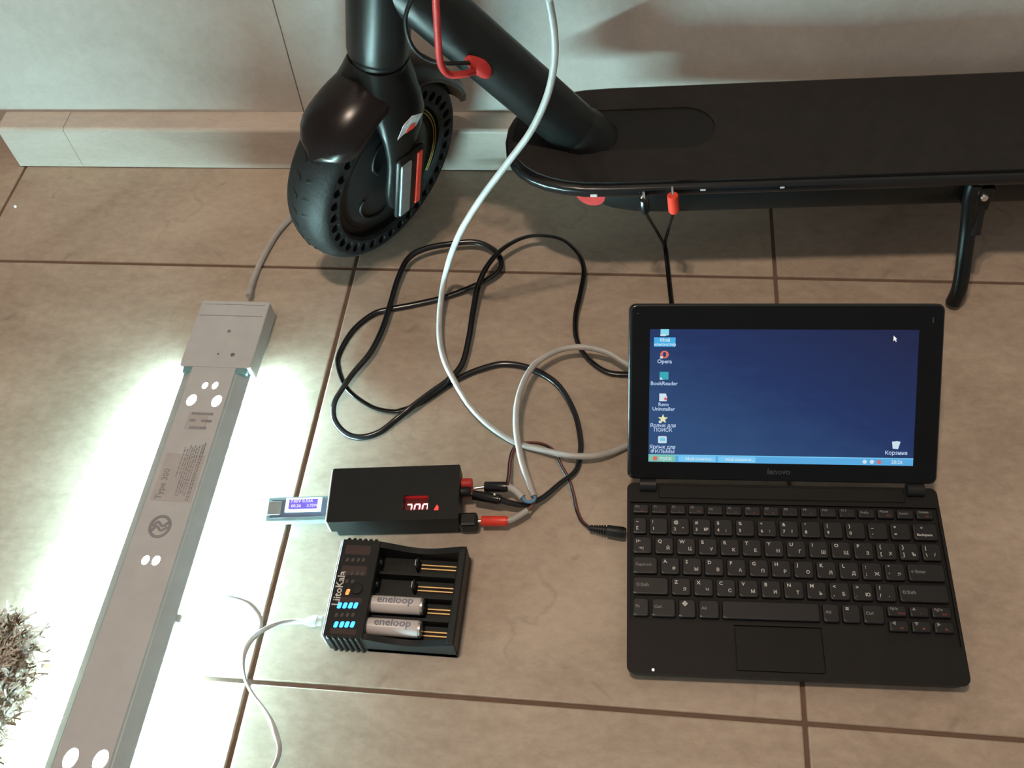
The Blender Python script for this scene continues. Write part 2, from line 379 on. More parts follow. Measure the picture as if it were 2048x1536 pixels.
for r in (.0715, .0685):
    sweep(bm, [SF @ V((r * math.cos(t), .0195, r * math.sin(t))) for t in [math.radians(d) for d in range(100, 215, 8)]], .0006, .0006, 6, 3)
part('rim_line', bm, mat('yellow_line', (.32, .22, .04), .5), scooter, label='thin yellow double line on the wheel rim')
# rear wheel beyond the frame edge
RWF = Matrix.Translation((.56, 0, .1085))
RW = Matrix(((-1, 0, 0, .56), (0, -1, 0, 0), (0, 0, 1, .1085), (0, 0, 0, 1)))
wheel(scooter, RW)
bm = BM()
for sg in (1, -1): box(bm, .44, .58, sg * .040 - .004, sg * .040 + .004, .095, .122, .003)
part('rear_stay', bm, M_black, scooter)
# front mudguard
rings = []; NA = 26
for i in range(NA + 1):
    f = i / NA; a = math.radians(35 + 140 * f)
    e0 = min(1, f / .14); e1 = min(1, (1 - f) / .22)
    wsc = math.sqrt(max(.02, 1 - (1 - e0) ** 2)) * (1.0 - .30 * f) * (.35 + .65 * math.sqrt(max(0, 1 - (1 - e1) ** 2)))
    w = .0375 * wsc; ro = .1185 + .002 * math.sin(math.pi * min(1, f * 1.6)) - .006 * (1 - e0) ** 2 + (.012 * max(0, f - .74) / .26)
    outer = []; m = 12
    drop = .022 * (1 - .45 * f) * wsc
    for j in range(m + 1):
        b_ = -math.pi / 2 + math.pi * j / m; outer.append((ro - drop * (1 - math.cos(b_)) , w * math.sin(b_)))
    inner = [(r - .0022, y * .94) for r, y in reversed(outer)]
    rings.append([SF @ V((r * math.cos(a), y, r * math.sin(a))) for r, y in outer + inner])
bm = BM(); loft(bm, rings); part('front_mudguard', bm, mat('mudguard_gloss', (.010, .0065, .0065), .24, spec=.3), scooter, smooth=True, auto=70)
def ray_cyl(px, py, rr=.0262):
    o_ = SL(CAMP); d_ = SM.to_3x3().inverted() @ ray(px, py); w_ = o_ - t0
    dp, wp_ = d_ - td * d_.dot(td), w_ - td * w_.dot(td)
    A_, B_, C_ = dp.dot(dp), 2 * dp.dot(wp_), wp_.dot(wp_) - rr * rr
    return o_ + d_ * ((-B_ - math.sqrt(max(0, B_ * B_ - 4 * A_ * C_))) / (2 * A_))
# brake hose, black cable, red grommet
gp = PY(962, 130, -.1245)
hose = [PY(866, -120, -.175), PY(870, -30, -.172), PY(873, 30, -.168), PY(876, 80, -.163), PY(879, 118, -.158), PY(888, 141, -.152), PY(903, 150, -.147), PY(928, 148, -.142), SM @ ray_cyl(948, 143, .031), SM @ ray_cyl(962, 138, .024)]
bm = BM(); sweep(bm, hose, .0031, n=12); part('brake_hose', bm, M_red, scooter, world=True, smooth=True, label='glossy red brake hose')
blk = [PY(845, -60, -.135), PY(822, 0, -.142), PY(811, 35, -.146), PY(815, 70, -.148), PY(830, 100, -.147), PY(858, 120, -.143), PY(895, 127, -.141), SM @ ray_cyl(932, 126, .033), SM @ ray_cyl(950, 128, .024)]
bm = BM(); sweep(bm, blk, .0019, n=10); part('control_cable', bm, M_plastic, scooter, world=True, smooth=True)
gc = SL(gp); gaxis = td
s_, u_ = frame(gaxis); 
gcl = ray_cyl(956, 133); axp = t0 + td * (gcl - t0).dot(td); gn = (gcl - axp).normalized(); gcl = axp + gn * .0268; gs = td.cross(gn)
bm = BM(); bmesh.ops.create_icosphere(bm, subdivisions=4, radius=1)
for v_ in bm.verts:
    c_ = v_.co; e_ = 1 - .30 * max(0, c_.x); v_.co = gcl + td * (.0150 * c_.x) + gs * (.0092 * c_.y * e_) + gn * (.0062 * c_.z - .0045 * c_.y * c_.y)
part('cable_grommet', bm, M_red, scooter, smooth=True, label='red rubber cable grommet on the down tube')
# kickstand
def on_deck(px, py, yl=-HW - .008):       # point just in front of the deck side
    d = ray(px, py); o_ = SM.inverted() @ CAMP; dd = SM.to_3x3().inverted() @ d
    return CAMP + d * ((yl - o_.y) / dd.y)
kf = SL(P(1906, 606, .0045)); kb = SL(on_deck(1943, 390, -HW + .004))
mid = SL(on_deck(1936, 455, -HW - .006)); low = kb.lerp(kf, .80) + V((.003, -.002, .002))
bm = BM(); sweep(bm, [kb + V((.0005, .003, .012)), kb, mid, low, kf], .0074, .0074, 14, 6); kst = part('kickstand', bm, M_black, scooter, smooth=True, auto=60)
bm = BM(); box(bm, kb.x - .004, kb.x + .019, kb.y - .004, kb.y + .012, kb.z - .018, kb.z + .010, .002); part('stand_bracket', bm, M_black, kst)
bm = BM(); cyl(bm, kb + V((.010, .004, -.010)), kb.lerp(kf, .36) + V((.0085, .001, 0)), .0075, .0062, 14); part('return_spring', bm, M_plastic, kst, smooth=True, auto=60)
bq = SL(on_deck(1968, 397, -HW - .002)); bm = BM(); lathe(bm, bq + V((0, .004, 0)), V((0, -1, .25)), [(0, .0040), (.004, .0042), (.0058, .003), (.0062, .0006)], 16); part('pivot_bolt', bm, M_steel, kst, smooth=True, auto=40, label='bright steel pivot bolt')

# ------------------------------------------------------------------ strip lamp lying face down
HT = .0245
lamp = thing('strip_light', 'long white strip light lying face down, glowing onto the floor', 'lamp', (-.1080, -.30, 0))
LM = ROOT[lamp.name]
def LL(w): return LM.inverted() @ V(w)
XL, XR = -.0350, .0350; TL, TR = -.0225, .0225
Y0, Y1 = -.62, -.0095            # housing from the near end (out of frame) to the end box
M_lamp = mat('off_white_enamel', (.52, .535, .55), .38, var=.02)
holes = []
for px, py, rx, ry in ((383, 800, .0046, .0066), (433, 802, .0046, .0068), (410, 771, .0027, .0040), (430, 771, .0028, .0042), (291, 1120, .0033, .0045), (312, 1121, .0035, .0046), (141, 1517, .0056, .0082), (201, 1520, .0058, .0080)):
    q = LL(P(px, py, HT)); holes.append((q.x, q.y, rx, ry))
bm = BM()
prism(bm, [[(TL, Y0), (TR, Y0), (TR, Y1), (TL, Y1)]] + [circ(x, y, rx, ry, 16, -.2) for x, y, rx, ry in holes], HT - .0012, HT)
hs = part('housing', bm, M_lamp, lamp)
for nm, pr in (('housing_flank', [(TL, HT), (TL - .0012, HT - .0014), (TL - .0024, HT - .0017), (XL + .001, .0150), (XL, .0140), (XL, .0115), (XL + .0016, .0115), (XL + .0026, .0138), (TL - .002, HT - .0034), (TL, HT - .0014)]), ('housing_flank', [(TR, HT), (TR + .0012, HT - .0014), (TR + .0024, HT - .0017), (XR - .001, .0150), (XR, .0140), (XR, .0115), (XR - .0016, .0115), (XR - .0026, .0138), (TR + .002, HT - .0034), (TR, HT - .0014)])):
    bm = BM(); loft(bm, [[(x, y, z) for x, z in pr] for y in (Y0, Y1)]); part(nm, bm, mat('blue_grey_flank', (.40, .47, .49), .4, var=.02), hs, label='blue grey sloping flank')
M_glow = mat('lamp_glow', (.9, .95, .92), .4, emit=(.58, 1.03, 1.09), es=LAMP_STRENGTH)
dif = [(XL + .0005, .0115), (XL - .0012, .0095), (XL - .0018, .0065), (XL - .0010, .0035), (XL + .002, .0018), (XR - .002, .0018), (XR + .0010, .0035), (XR + .0018, .0065), (XR + .0012, .0095), (XR - .0005, .0115), (XR - .010, .0140), (XL + .010, .0140)]
bm = BM(); loft(bm, [[(x, y, z) for x, z in dif] for y in (Y0 + .004, Y1 - .002)]); part('diffuser', bm, M_glow, lamp, smooth=True, auto=50, label='glowing white diffuser underneath')
bm = BM(); prism(bm, [rrect(XL - .0015, XR + .0025, Y1 - .002, .074, .002)], .004, HT + .001); bevel_all(bm, .0012, 2)
cap = part('end_box', bm, M_lamp, lamp, label='plain white end box of the strip light')
bm = BM(); box(bm, XL + .001, XR - .001, .0535, .0543, HT + .0005, HT + .0013); box(bm, XL + .002, XR - .002, .0685, .0690, HT + .0005, HT + .0013); part('seam', bm, mat('seam_grey', (.32, .30, .29), .6), cap)
for px, py, r in ((459, 664, .0018), (466, 711, .0022), (437, 709, .001)):
    q = LL(P(px, py, HT)); bm = BM(); lathe(bm, (q.x, q.y, HT + .0006), (0, 0, 1), [(0, r), (.0008, r), (.0011, r * .6)], 12); part('screw', bm, mat('screw_grey', (.2, .2, .21), .4, .5), cap)
for px, x0, x1 in ((390, TL - .010, TL + .004), (490, TR - .004, TR + .012)):
    bm = BM(); box(bm, x0, x1, Y1 - .008, Y1 - .001, HT - .0065, HT - .0005, .0012); part('corner_clip', bm, mat('teal_clip', (.16, .34, .36), .4), cap, label='teal translucent corner clip')
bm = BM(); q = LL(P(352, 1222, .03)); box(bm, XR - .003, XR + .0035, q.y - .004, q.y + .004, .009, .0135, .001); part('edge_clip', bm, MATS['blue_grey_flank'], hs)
# rating labels
def lamp_label(quad, m, name='rating_label'):
    pts = [LL(P(x, y, HT)) for x, y in quad]
    b = BM(); prism(b, [[(q.x, q.y) for q in pts]], HT - .0002, HT + .0003); return part(name, b, m, hs)
M_lab = mat('label_grey', (.46, .45, .45), .5, var=.02)
M_ink = mat('faint_label_ink', (.26, .26, .28), .6)
lab = lamp_label(((335, 906), (410, 912), (382, 1005), (300, 1000)), M_lab)
c0 = LL(P(301, 1001, HT)); bm = BM(); UP = math.pi / 2
bx, by = c0.x, c0.y
Zt = HT + .0004
def lt(bm, s, size, dx, dy): text(bm, s, size, T(bx + dx, by + dy, Zt, UP))
lt(bm, 'Type 300', .0085, .0065, .0015)
for i, (dx, y0, y1) in enumerate([(.0165, .026, .058), (.0195, .028, .056), (.0218, .006, .06), (.0240, .006, .058), (.0262, .008, .06), (.0284, .008, .059), (.0306, .006, .06)]):
    y = y0
    while y < y1:
        w = random.uniform(.001, .005); box(bm, bx + dx * .97, bx + dx * .97 + .0009, by + y, by + min(y + w, y1), Zt - .0001, Zt + .0001); y += w + .0012
for dx, ww_ in ((.0335, .0011), (.0355, .0011)):
    y = .0015
    while y < .060:
        w = random.uniform(.0015, .004); box(bm, bx + dx * .97, bx + dx * .97 + ww_, by + y, by + y + w, Zt - .0001, Zt + .0001); y += w + .001
part('label_print', bm, M_ink, lab)
lab2 = lamp_label(((379, 824), (418, 826), (410, 860), (368, 858)), M_lab)
a = LL(P(375, 842, HT)); bm = BM()
for k_, (dx, w) in enumerate([(0.002, .022), (.002, .006), (.014, .010), (.004, .017)]):
    yy = a.y + (.0075, -.0005, -.0005, -.0085)[k_]
    x = a.x + dx
    while x < a.x + dx + w:
        ww = random.uniform(.001, .003); box(bm, x, min(x + ww, a.x + dx + w), yy, yy + .0026, Zt - .0001, Zt + .0001); x += ww + .0006
part('label_print', bm, M_ink, lab2)
lg = LL(P(320, 1053, HT)); bm = BM(); prism(bm, [circ(lg.x, lg.y, .0105, .0115, 28), circ(lg.x, lg.y, .0078, .0088, 28)], HT - .0002, HT + .0004)
for d in (-.003, .0015):
    sweep(bm, [(lg.x - .007, lg.y - .002 + d, Zt), (lg.x - .003, lg.y + .003 + d, Zt), (lg.x + .002, lg.y - .001 + d, Zt), (lg.x + .007, lg.y + .003 + d, Zt)], .0011, .0003, 6, 5)
part('round_emblem', bm, M_ink, hs, label='grey round emblem with wavy bands')

# ------------------------------------------------------------------ white mains cable (lamp -> over the steering column -> banana plugs)
white = thing('mains_cable', 'long white round mains cable hanging past the scooter and looping on the floor', 'cable', P(890, 700))
z = .0042
wp = [P(497, 592, .010), P(503, 570, .006), P(512, 545, z), P(524, 518, z), P(538, 492, z), P(554, 466, z), P(572, 445, z), P(598, 420, z), (-.050, -.026, .008), (-.005, -.012, .03), (.03, -.008, .10), (.072, -.018, .24), (.092, -.035, .36), (.125, -.05, .55), (.165, -.06, .78), (.20, -.065, .96), (.225, -.10, 1.02), (.225, -.15, .98), (.215, -.19, .80), (.20, -.21, .58),
      PY(1085, -60, -.215), PY(1098, 0, -.212), PY(1108, 60, -.21), PY(1109, 120, -.21), PY(1095, 190, -.212), PY(1062, 262, -.214), PY(1012, 330, -.216), PY(960, 400, -.218), PY(918, 470, -.216), P(893, 540, .035), P(881, 610, .016), P(879, 670, .0125), P(887, 715, .013), P(905, 755, .014), P(940, 812, .012), P(985, 856, .007), P(1035, 886, .0045), P(1080, 899, .0062), P(1140, 911, .0105), P(1195, 911, .009), P(1250, 893, .0045), P(1320, 850, .0042), P(1345, 800, .0042), P(1310, 762, .008),
      P(1250, 726, .014), P(1210, 703, .0165), P(1160, 694, .018), P(1110, 703, .018), P(1064, 735, .020), P(1038, 790, .0225), P(1032, 850, .024), P(1042, 915, .024), P(1056, 960, .022), P(1067, 992, .019)]
bm = BM(); sweep(bm, wp, .0030, n=12, sub=9); part('cord', bm, M_white, white, world=True, smooth=True, auto=60)
M_blue = mat('blue_wire', (.10, .26, .42), .4); M_brown = mat('brown_wire', (.19, .085, .05), .45)
zc = .016
bm = BM(); sweep(bm, [P(1067, 990, .019), P(1070, 997, .018), P(1062, 1004, .017), P(1050, 1002, zc), P(1046, 994, zc)], .0015, n=8); part('core_wire', bm, M_blue, white, world=True, smooth=True, label='blue insulated core')
bm = BM(); sweep(bm, [P(1067, 990, .018), P(1068, 1004, .014), P(1063, 1012, .012), P(1054, 1023, .0115)], .0014, n=8); part('core_wire', bm, M_brown, white, world=True, smooth=True, label='brown insulated core')
bm = BM(); sweep(bm, [P(1045, 995, zc), P(1034, 984, zc), P(1022, 976, zc), P(1012, 973, zc)], .0034, .0030, n=10); part('sleeve', bm, M_white, white, world=True, smooth=True, auto=60)
bm = BM(); sweep(bm, [P(1055, 1021, .0115), P(1040, 1030, .0115), P(1024, 1039, .0115), P(1012, 1042, .0115)], .0028, n=10); part('sleeve', bm, M_white, white, world=True, smooth=True, auto=60)
def banana(parent, a, b, tip, m, r, label, screw=None):
    a, b, tip = V(a), V(b), V(tip); d = (b - a); L_ = d.length
    bm = BM(); lathe(bm, a, d, [(0, r * .9), (.0006, r), (L_ * .93, r), (L_ * .95, r * .86), (L_, r * .86)], 20)
    o = part('banana_plug', bm, m, parent, world=True, smooth=True, auto=40, label=label)
    bm = BM(); cyl(bm, a, tip, .0015, n=12); part('plug_pin', bm, M_steel, o, world=True, smooth=True, auto=50)
    if screw is not None:
        bm = BM(); lathe(bm, V(screw) - V((0, 0, .0016)), (0, -.2, 1), [(0, .0016), (.0018, .0016), (.0026, .0008)], 12); part('screw', bm, M_steel, o, world=True, smooth=True)
    return o
banana(white, P(969, 974, zc), P(1016, 974, zc), P(948, 977, zc), M_gloss, .0050, 'black banana plug')
banana(white, P(963, 1042, .0115), P(1016, 1042, .0115), P(950, 1043, .0115), M_redb, .0046, 'bright red banana plug')

# ------------------------------------------------------------------ black flat cable (power box -> scooter)
black = thing('flat_cable', 'thin black flat cable coiled in loops from the power box to the scooter', 'cable', P(900, 650))
def c8(x, y, z): return P(640 + x / 2.955, 440 + y / 2.955, z)
A1 = [P(1002, 1000, .0165), P(1022, 1006, .014), P(1050, 1009, .0105), P(1085, 995, .0075), P(1120, 966, .006)] + [c8(x, y, .0035) for x, y in ((1510, 1480), (1535, 1390), (1538, 1290), (1500, 1130), (1400, 970), (1250, 880), (1090, 850), (950, 880), (830, 930), (720, 1000), (600, 1080), (490, 1120), (420, 1130), (300, 1100), (165, 1000), (110, 870), (120, 780), (200, 650), (310, 560), (400, 530), (550, 500), (720, 460))]
A1 += [c8(900, 393, .0055), c8(1020, 330, .008), c8(1070, 270, .009), c8(1050, 200, .0095), c8(980, 150, .011), c8(900, 130, .012)]
A2 = [c8(x, y, zz) for x, y, zz in ((780, 140, .012), (620, 170, .013), (520, 230, .012), (460, 350, .010), (415, 500, .0095), (370, 640, .009), (300, 780, .0085), (200, 900, .0085), (140, 985, .009), (85, 1080, .007), (85, 1180, .005), (150, 1260, .0042), (240, 1285, .0042), (350, 1255, .0045), (450, 1180, .006), (540, 1108, .0095), (650, 1025, .010), (760, 945, .010), (840, 850, .009), (880, 700, .010), (905, 540, .012), (935, 390, .0155), (990, 270, .0175), (1080, 170, .018), (1200, 105, .018), (1320, 92, .017), (1440, 120, .016), (1530, 205, .014), (1560, 300, .012), (1540, 430, .010), (1512, 560, .007), (1512, 680, .005), (1550, 775, .004), (1620, 850, .0035), (1700, 897, .0035), (1800, 910, .0035))]
A3 = [P(1300, 745, .0035), P(1345, 715, .0035), P(1352, 670, .0035), P(1344, 612, .0035), P(1338, 560, .005), P(1331, 495, .016)]
tw = lambda f: .9 * math.sin(f * 17) * .8
bm = BM(); sweep(bm, A1 + A2 + A3, .0031, .0017, n=10, sub=8, twist=tw); part('cord', bm, M_gloss, black, world=True, smooth=True, auto=70)
bl0, bl1 = on_deck(1288, 398, -HW - .0075), on_deck(1290, 424, -HW - .009)
rd0, rd1 = on_deck(1345, 390, -HW - .0075), on_deck(1348, 423, -HW - .009)
bm = BM(); sweep(bm, [P(1331, 497, .016), P(1326, 485, .02), P(1312, 460, .035), bl1.lerp(P(1312, 460, .035), .3), bl1], .0017, n=8); part('split_wire', bm, M_gloss, black, world=True, smooth=True)
bm = BM(); sweep(bm, [P(1331, 497, .016), P(1331, 482, .02), P(1338, 455, .035), rd1.lerp(P(1338, 455, .035), .3), rd1], .0017, n=8); part('split_wire', bm, M_gloss, black, world=True, smooth=True)
n_in = SM.to_3x3() @ V((0, .009, .001))
banana(black, bl0, bl1, bl0 + n_in, M_gloss, .0044, 'black banana plug on the scooter deck', screw=bl0 + V((-.0018, -.002, .005)))
banana(black, rd0, rd1, rd0 + n_in, M_redb, .0052, 'red banana plug on the scooter deck')
banana(black, P(946, 990, .0175), P(1002, 1000, .0165), P(925, 982, .016), M_gloss, .0048, 'black banana plug at the power box', screw=P(989, 988, .0235))

# ------------------------------------------------------------------ thin power lead to the netbook
lead = thing('power_lead', 'thin red and black power lead with ribbed plug entering the netbook', 'cable', P(1150, 1000))
lw = [P(1014, 971, .0185), P(1018, 950, .014), P(1020, 925, .010), P(1025, 903, .0040), P(1036, 890, .0018), P(1055, 885, .0016), P(1085, 888, .0016), P(1108, 902, .0016), P(1122, 930, .0016), P(1138, 960, .0022), P(1147, 990, .0022), P(1154, 1020, .002), P(1164, 1042, .003), P(1180, 1056, .006)]
bm = BM(); sweep(bm, [p_ + V((.0006, 0, .0004)) for p_ in lw], .0011, n=8); part('wire', bm, mat('maroon_wire', (.13, .028, .022), .45), lead, world=True, smooth=True, label='dark red wire')
bm = BM(); sweep(bm, [p_ + V((-.0009, 0, .0)) for p_ in lw], .0010, n=8); part('wire', bm, M_gloss, lead, world=True, smooth=True, label='black wire')
a, b = P(1178, 1056, .007), P(1251, 1066, .0095); d = b - a; Lp = d.length
pr = [(0, .0022)]
for i in range(6):
    q = Lp * (.06 + .07 * i); pr += [(q, .0030 + .0003 * i), (q + Lp * .035, .0030 + .0003 * i), (q + Lp * .037, .0022 + .0002 * i), (q + Lp * .068, .0022 + .0002 * i)]
pr += [(Lp * .50, .0050), (Lp * .94, .0052), (Lp * .97, .0046), (Lp, .0046)]
bm = BM(); lathe(bm, a, d, pr, 20); part('barrel_plug', bm, M_plastic, lead, world=True, smooth=True, auto=40)

# ------------------------------------------------------------------ power box
pb = thing('power_box', 'black rectangular power box with red digits glowing in its lid window', 'power supply', (.0445, -.4778, 0), Matrix.Rotation(math.radians(5.2), 3, 'Z'))
PM = ROOT[pb.name]; PW, PD, PH = .1165, .0545, .030
def PLc(px, py, z): return PM.inverted() @ P(px, py, z)
w0, w1, w2 = PLc(805, 1020.5, PH), PLc(857, 989, PH), PLc(872, 1015, PH)
win = [(w0.x, w0.y), (w1.x, w0.y), (w1.x, w1.y), (w0.x, w1.y)]
tri = [(w2.x - .0022, w2.y - .0026), (w2.x + .0022, w2.y - .0026), (w2.x + .0022, w2.y + .001), (w2.x + .0006, w2.y + .0034), (w2.x - .0008, w2.y + .001)]
bm = BM(); prism(bm, [rrect(0, PW, 0, PD, .0012, 3), win, tri], PH - .0022, PH)
M_box = mat('satin_black_box', (.008, .010, .010), .45, bump=.12, bscale=900, spec=.25)
top = part('lid', bm, M_box, pb)
bm = BM(); prism(bm, [rrect(0, PW, 0, PD, .0012, 3), rrect(.002, PW - .002, .002, PD - .002, .001, 3)], .012, PH - .002); part('upper_shell', bm, M_box, pb)
bm = BM(); prism(bm, [rrect(.0035, PW - .001, .0016, PD - .0016, .002, 3)], .0008, .0135); part('lower_shell', bm, M_box, pb)
bm = BM(); box(bm, -.0016, .0002, .0008, PD - .0008, .010, PH - .0006, .0006); part('lamp_lit_edge', bm, mat('edge_light_silver', (.62, .64, .64), .35, .3), pb, label='silver strip painted as lamp light on the left end')  # strip light shining on the black box end, painted as a silver strip
M_disp = mat('display_face', (.05, .004, .005), .35, emit=(1, .03, .03), es=.035)
dz = PH - .0075; dsp_off = .0062
bm = BM(); box(bm, w0.x - .004, w1.x + .004, max(.003, w0.y - .010), w1.y + .001, dz - .003, dz, .0003)
dsp = part('display', bm, M_disp, pb, label='recessed red digital display')
bm = BM(); box(bm, w0.x - .001, w1.x + .001, w1.y, w1.y + .0008, dz, PH - .0022); part('window_rim', bm, mat('window_red_glow', (.55, .03, .03), .4), dsp)  # red glow of the display painted onto the window's inner wall
M_dig = mat('lit_digits', (.9, .2, .2), .4, emit=(1, .28, .30), es=5)
SEG = {'7': 'abc', '0': 'abcdef'}
def segs(bm, ch, x, y, w, hh, z, t=.0012, sl=.12):
    for sname in SEG[ch]:
        q = {'a': (0, w, hh, hh), 'd': (0, w, 0, 0), 'g': (0, w, hh / 2, hh / 2), 'f': (0, 0, hh / 2, hh), 'b': (w, w, hh / 2, hh), 'e': (0, 0, 0, hh / 2), 'c': (w, w, 0, hh / 2)}[sname]
        x0, x1, y0, y1 = q
        if y0 == y1: pts = [(x0 + t * .3, y0 - t / 2), (x1 - t * .3, y0 - t / 2), (x1 - t * .1, y0 + t / 2), (x0 + t * .1, y0 + t / 2)]
        else: pts = [(x0 - t / 2, y0 + t * .4), (x0 + t / 2, y0 + t * .4), (x0 + t / 2, y1 - t * .4), (x0 - t / 2, y1 - t * .4)]
        prism(bm, [[(x + px + sl * py, y + py) for px, py in pts]], z, z + .0004)
bm = BM(); dy = PLc(830, 1009, dz).y - .0100
dxa = PLc(812, 1010, dz).x
for i, ch in enumerate('700'): segs(bm, ch, dxa + i * .0072, dy, .0044, .0100, dz)
part('digit', bm, M_dig, dsp, label='glowing red digits 700')
bm = BM(); prism(bm, [[(x, y) for x, y in tri]], PH - .004, PH - .0008); part('indicator', bm, mat('red_indicator', (.5, .02, .02), .4, emit=(1, .06, .05), es=1.2), pb, label='small red lit indicator')
ys = PLc(928, 975, .017)
for i, (px, py, z_, r) in enumerate(((926, 968, .0175, .0052), (926, 985, .0125, .0050))):
    q = PLc(px, py, z_); bm = BM(); lathe(bm, (PW - .001, q.y, z_), (1, 0, 0), [(0, r), (.0095, r), (.011, r * .9), (.011, .0022), (.006, .0022)], 20); part('socket', bm, M_red, pb, smooth=True, auto=40, label='red banana socket')
q = PLc(926, 1043, .0115); bm = BM(); box(bm, PW - .001, PW + .0155, q.y - .0075, q.y + .0060, .0035, .0185, .0025, 2); part('socket', bm, M_plastic, pb, label='black socket block')
q = PLc(926, 985, .0165); bm = BM(); lathe(bm, (PW - .001, q.y - .0005, .0185), (1, 0, 0), [(0, .0048), (.009, .0048), (.010, .004)], 18); part('socket', bm, M_plastic, pb, smooth=True, auto=40)

# ------------------------------------------------------------------ USB power meter
um = thing('usb_power_meter', 'clear plastic USB power meter with lit screen plugged into the power box', 'usb meter', (.0415, -.4585, 0), Matrix.Rotation(math.radians(5.2), 3, 'Z'))
UM = ROOT[um.name]
def UL(px, py, z): return UM.inverted() @ P(px, py, z)
ut, ub_ = .0185, .0075
q0, q1 = UL(527, 1040, ut), UL(650, 982, ut)
M_clear = mat('clear_smoky_plastic', (.45, .62, .64), .12, var=.02, trans=.55)
bm = BM(); prism(bm, [rrect(q0.x, -.0022, q0.y, q1.y - .003, .002, 4)], ub_, ut - .003); bevel_all(bm, .0012, 2); shell = part('case', bm, M_clear, um, smooth=True, auto=40)
bm = BM(); box(bm, q0.x + .004, -.003, q0.y + .003, q1.y - .006, ut - .0032, ut - .0024, .0002); part('circuit_board', bm, mat('blue_grey_board', (.12, .17, .24), .4), shell)
l0, l1 = UL(568, 1023, ut), UL(644, 993, ut)
bm = BM(); box(bm, l0.x, l1.x, l0.y, l1.y, ut - .0026, ut - .0006, .0006); lcd = part('backlight', bm, mat('lcd_backlight', (.6, .7, .9), .3, emit=(.62, .78, 1), es=1.6), um, label='bluish white lit screen surround')
s0_, s1_ = UL(576, 1018, ut), UL(636, 997, ut)
bm = BM(); box(bm, s0_.x, s1_.x, s0_.y, s1_.y, ut - .0007, ut - .0003); part('screen', bm, mat('lcd_violet', (.12, .1, .5), .3, emit=(.20, .16, .80), es=.75), lcd, label='violet liquid crystal screen')
bm = BM(); sx, sy = s0_.x + .0012, s0_.y
text(bm, '7.05V 0.53A', .0042, T(sx, sy + .0078, ut - .0002, 0)); text(bm, '00.26', .0042, T(sx + .001, sy + .0030, ut - .0002, 0)); text(bm, '3.73W', .0038, T(sx + .0155, sy + .0030, ut - .0002))
part('readout', bm, mat('lcd_text', (.6, .6, .9), .4, emit=(.72, .70, 1), es=.9), lcd)
bm = BM(); box(bm, -.004, .0035, -.0075, .0045, ub_ + .001, ut - .004, .0004); part('usb_plug', bm, M_steel, um)
e0 = UL(535, 1008, ut); bm = BM(); box(bm, e0.x, e0.x + .0125, (q0.y + q1.y) / 2 - .0078, (q0.y + q1.y) / 2 + .0060, ub_ + .001, ut - .0016, .0005); part('usb_socket', bm, mat('pale_socket_shell', (.36, .46, .48), .3), um)

# ------------------------------------------------------------------ battery charger
ch = thing('battery_charger', 'black four bay battery charger with blue lights and two cells', 'charger', (.0620, -.5805, 0))
CM = ROOT[ch.name]; CW, CD, CH = .1105, .088, .0295
def CL(px, py, z): return CM.inverted() @ P(px, py, z)
PX1 = .0345
bm = BM()                                              # serrated control block
out = []
nt_ = 6; x0, x1 = 0.0, PX1
out += [(0.0006, 0), ]
for i in range(nt_):
    xs = .004 + i * .0048; out += [(xs, .0), (xs + .0012, -.0018), (xs + .0030, -.0018), (xs + .0042, .0)]
out += [(x1, 0), (x1, CD)]
for i in reversed(range(nt_)):
    xs = .004 + i * .0048; out += [(xs + .0042, CD), (xs + .0030, CD + .0018), (xs + .0012, CD + .0018), (xs, CD)]
out += [(.0006, CD)]
prism(bm, [out], .0008, CH); bevel_all(bm, .0007, 1, 60)
M_chg = mat('charger_black', (.008, .010, .0105), .45, bump=.1, bscale=900, spec=.28)
ctl = part('control_block', bm, M_chg, ch)
bm = BM(); box(bm, -.0010, .0008, .001, CD - .001, .004, CH - .0012, .0005); part('lamp_lit_edge', bm, mat('edge_light_pale', (.55, .60, .60), .3), ch, label='pale strip painted as lamp light along the left side')  # lamp light on the black charger side, put into a pale strip
bm = BM(); box(bm, PX1 - .001, CW, .0, CD, .0008, .008, .0008); body = part('body', bm, M_chg, ch)
bays = [CL(800, y, .02).y for y in (1256, 1210, 1166, 1122)]
def side_wall(y0, y1):                                # wall with the scooped top edge
    b = BM(); n = 20; pr = [(PX1 - .0005, .004)] ; pr2 = []
    for i in range(n + 1):
        f = i / n; x = PX1 - .0005 + (CW - PX1 - .0005) * f; dip = .0085 * math.sin(math.pi * min(1, f * 1.02)) ** 1.3
        pr2.append((x, CH - .001 - dip))
    prof = [(CW - .001, .0008), (PX1 - .0005, .0008)] + pr2
    loft(b, [[(x, y, z) for x, z in prof] for y in (y0, y1)]); return b
part('side_wall', side_wall(0, .0055), M_chg, ch); part('side_wall', side_wall(CD - .0055, CD), M_chg, ch)
bm = BM(); box(bm, CW - .0075, CW - .0003, .0012, CD - .0012, .0008, CH - .0008, .0015); part('end_wall', bm, M_chg, ch)
for i in range(5):                                     # dividers between the bays
    yy = [bays[0] - .0107, (bays[0] + bays[1]) / 2, (bays[1] + bays[2]) / 2, (bays[2] + bays[3]) / 2, bays[3] + .0107][i]
    b = BM(); w_ = .0026; loft(b, [[(x, yy - w_, .007), (x, yy + w_, .007), (x, yy + w_ * .45, .0165), (x, yy - w_ * .45, .0165)] for x in (PX1 - .0005, CW - .006)]); part('divider', b, M_chg, ch)
def glint(px, py, z): q = CL(px, py, z); return q
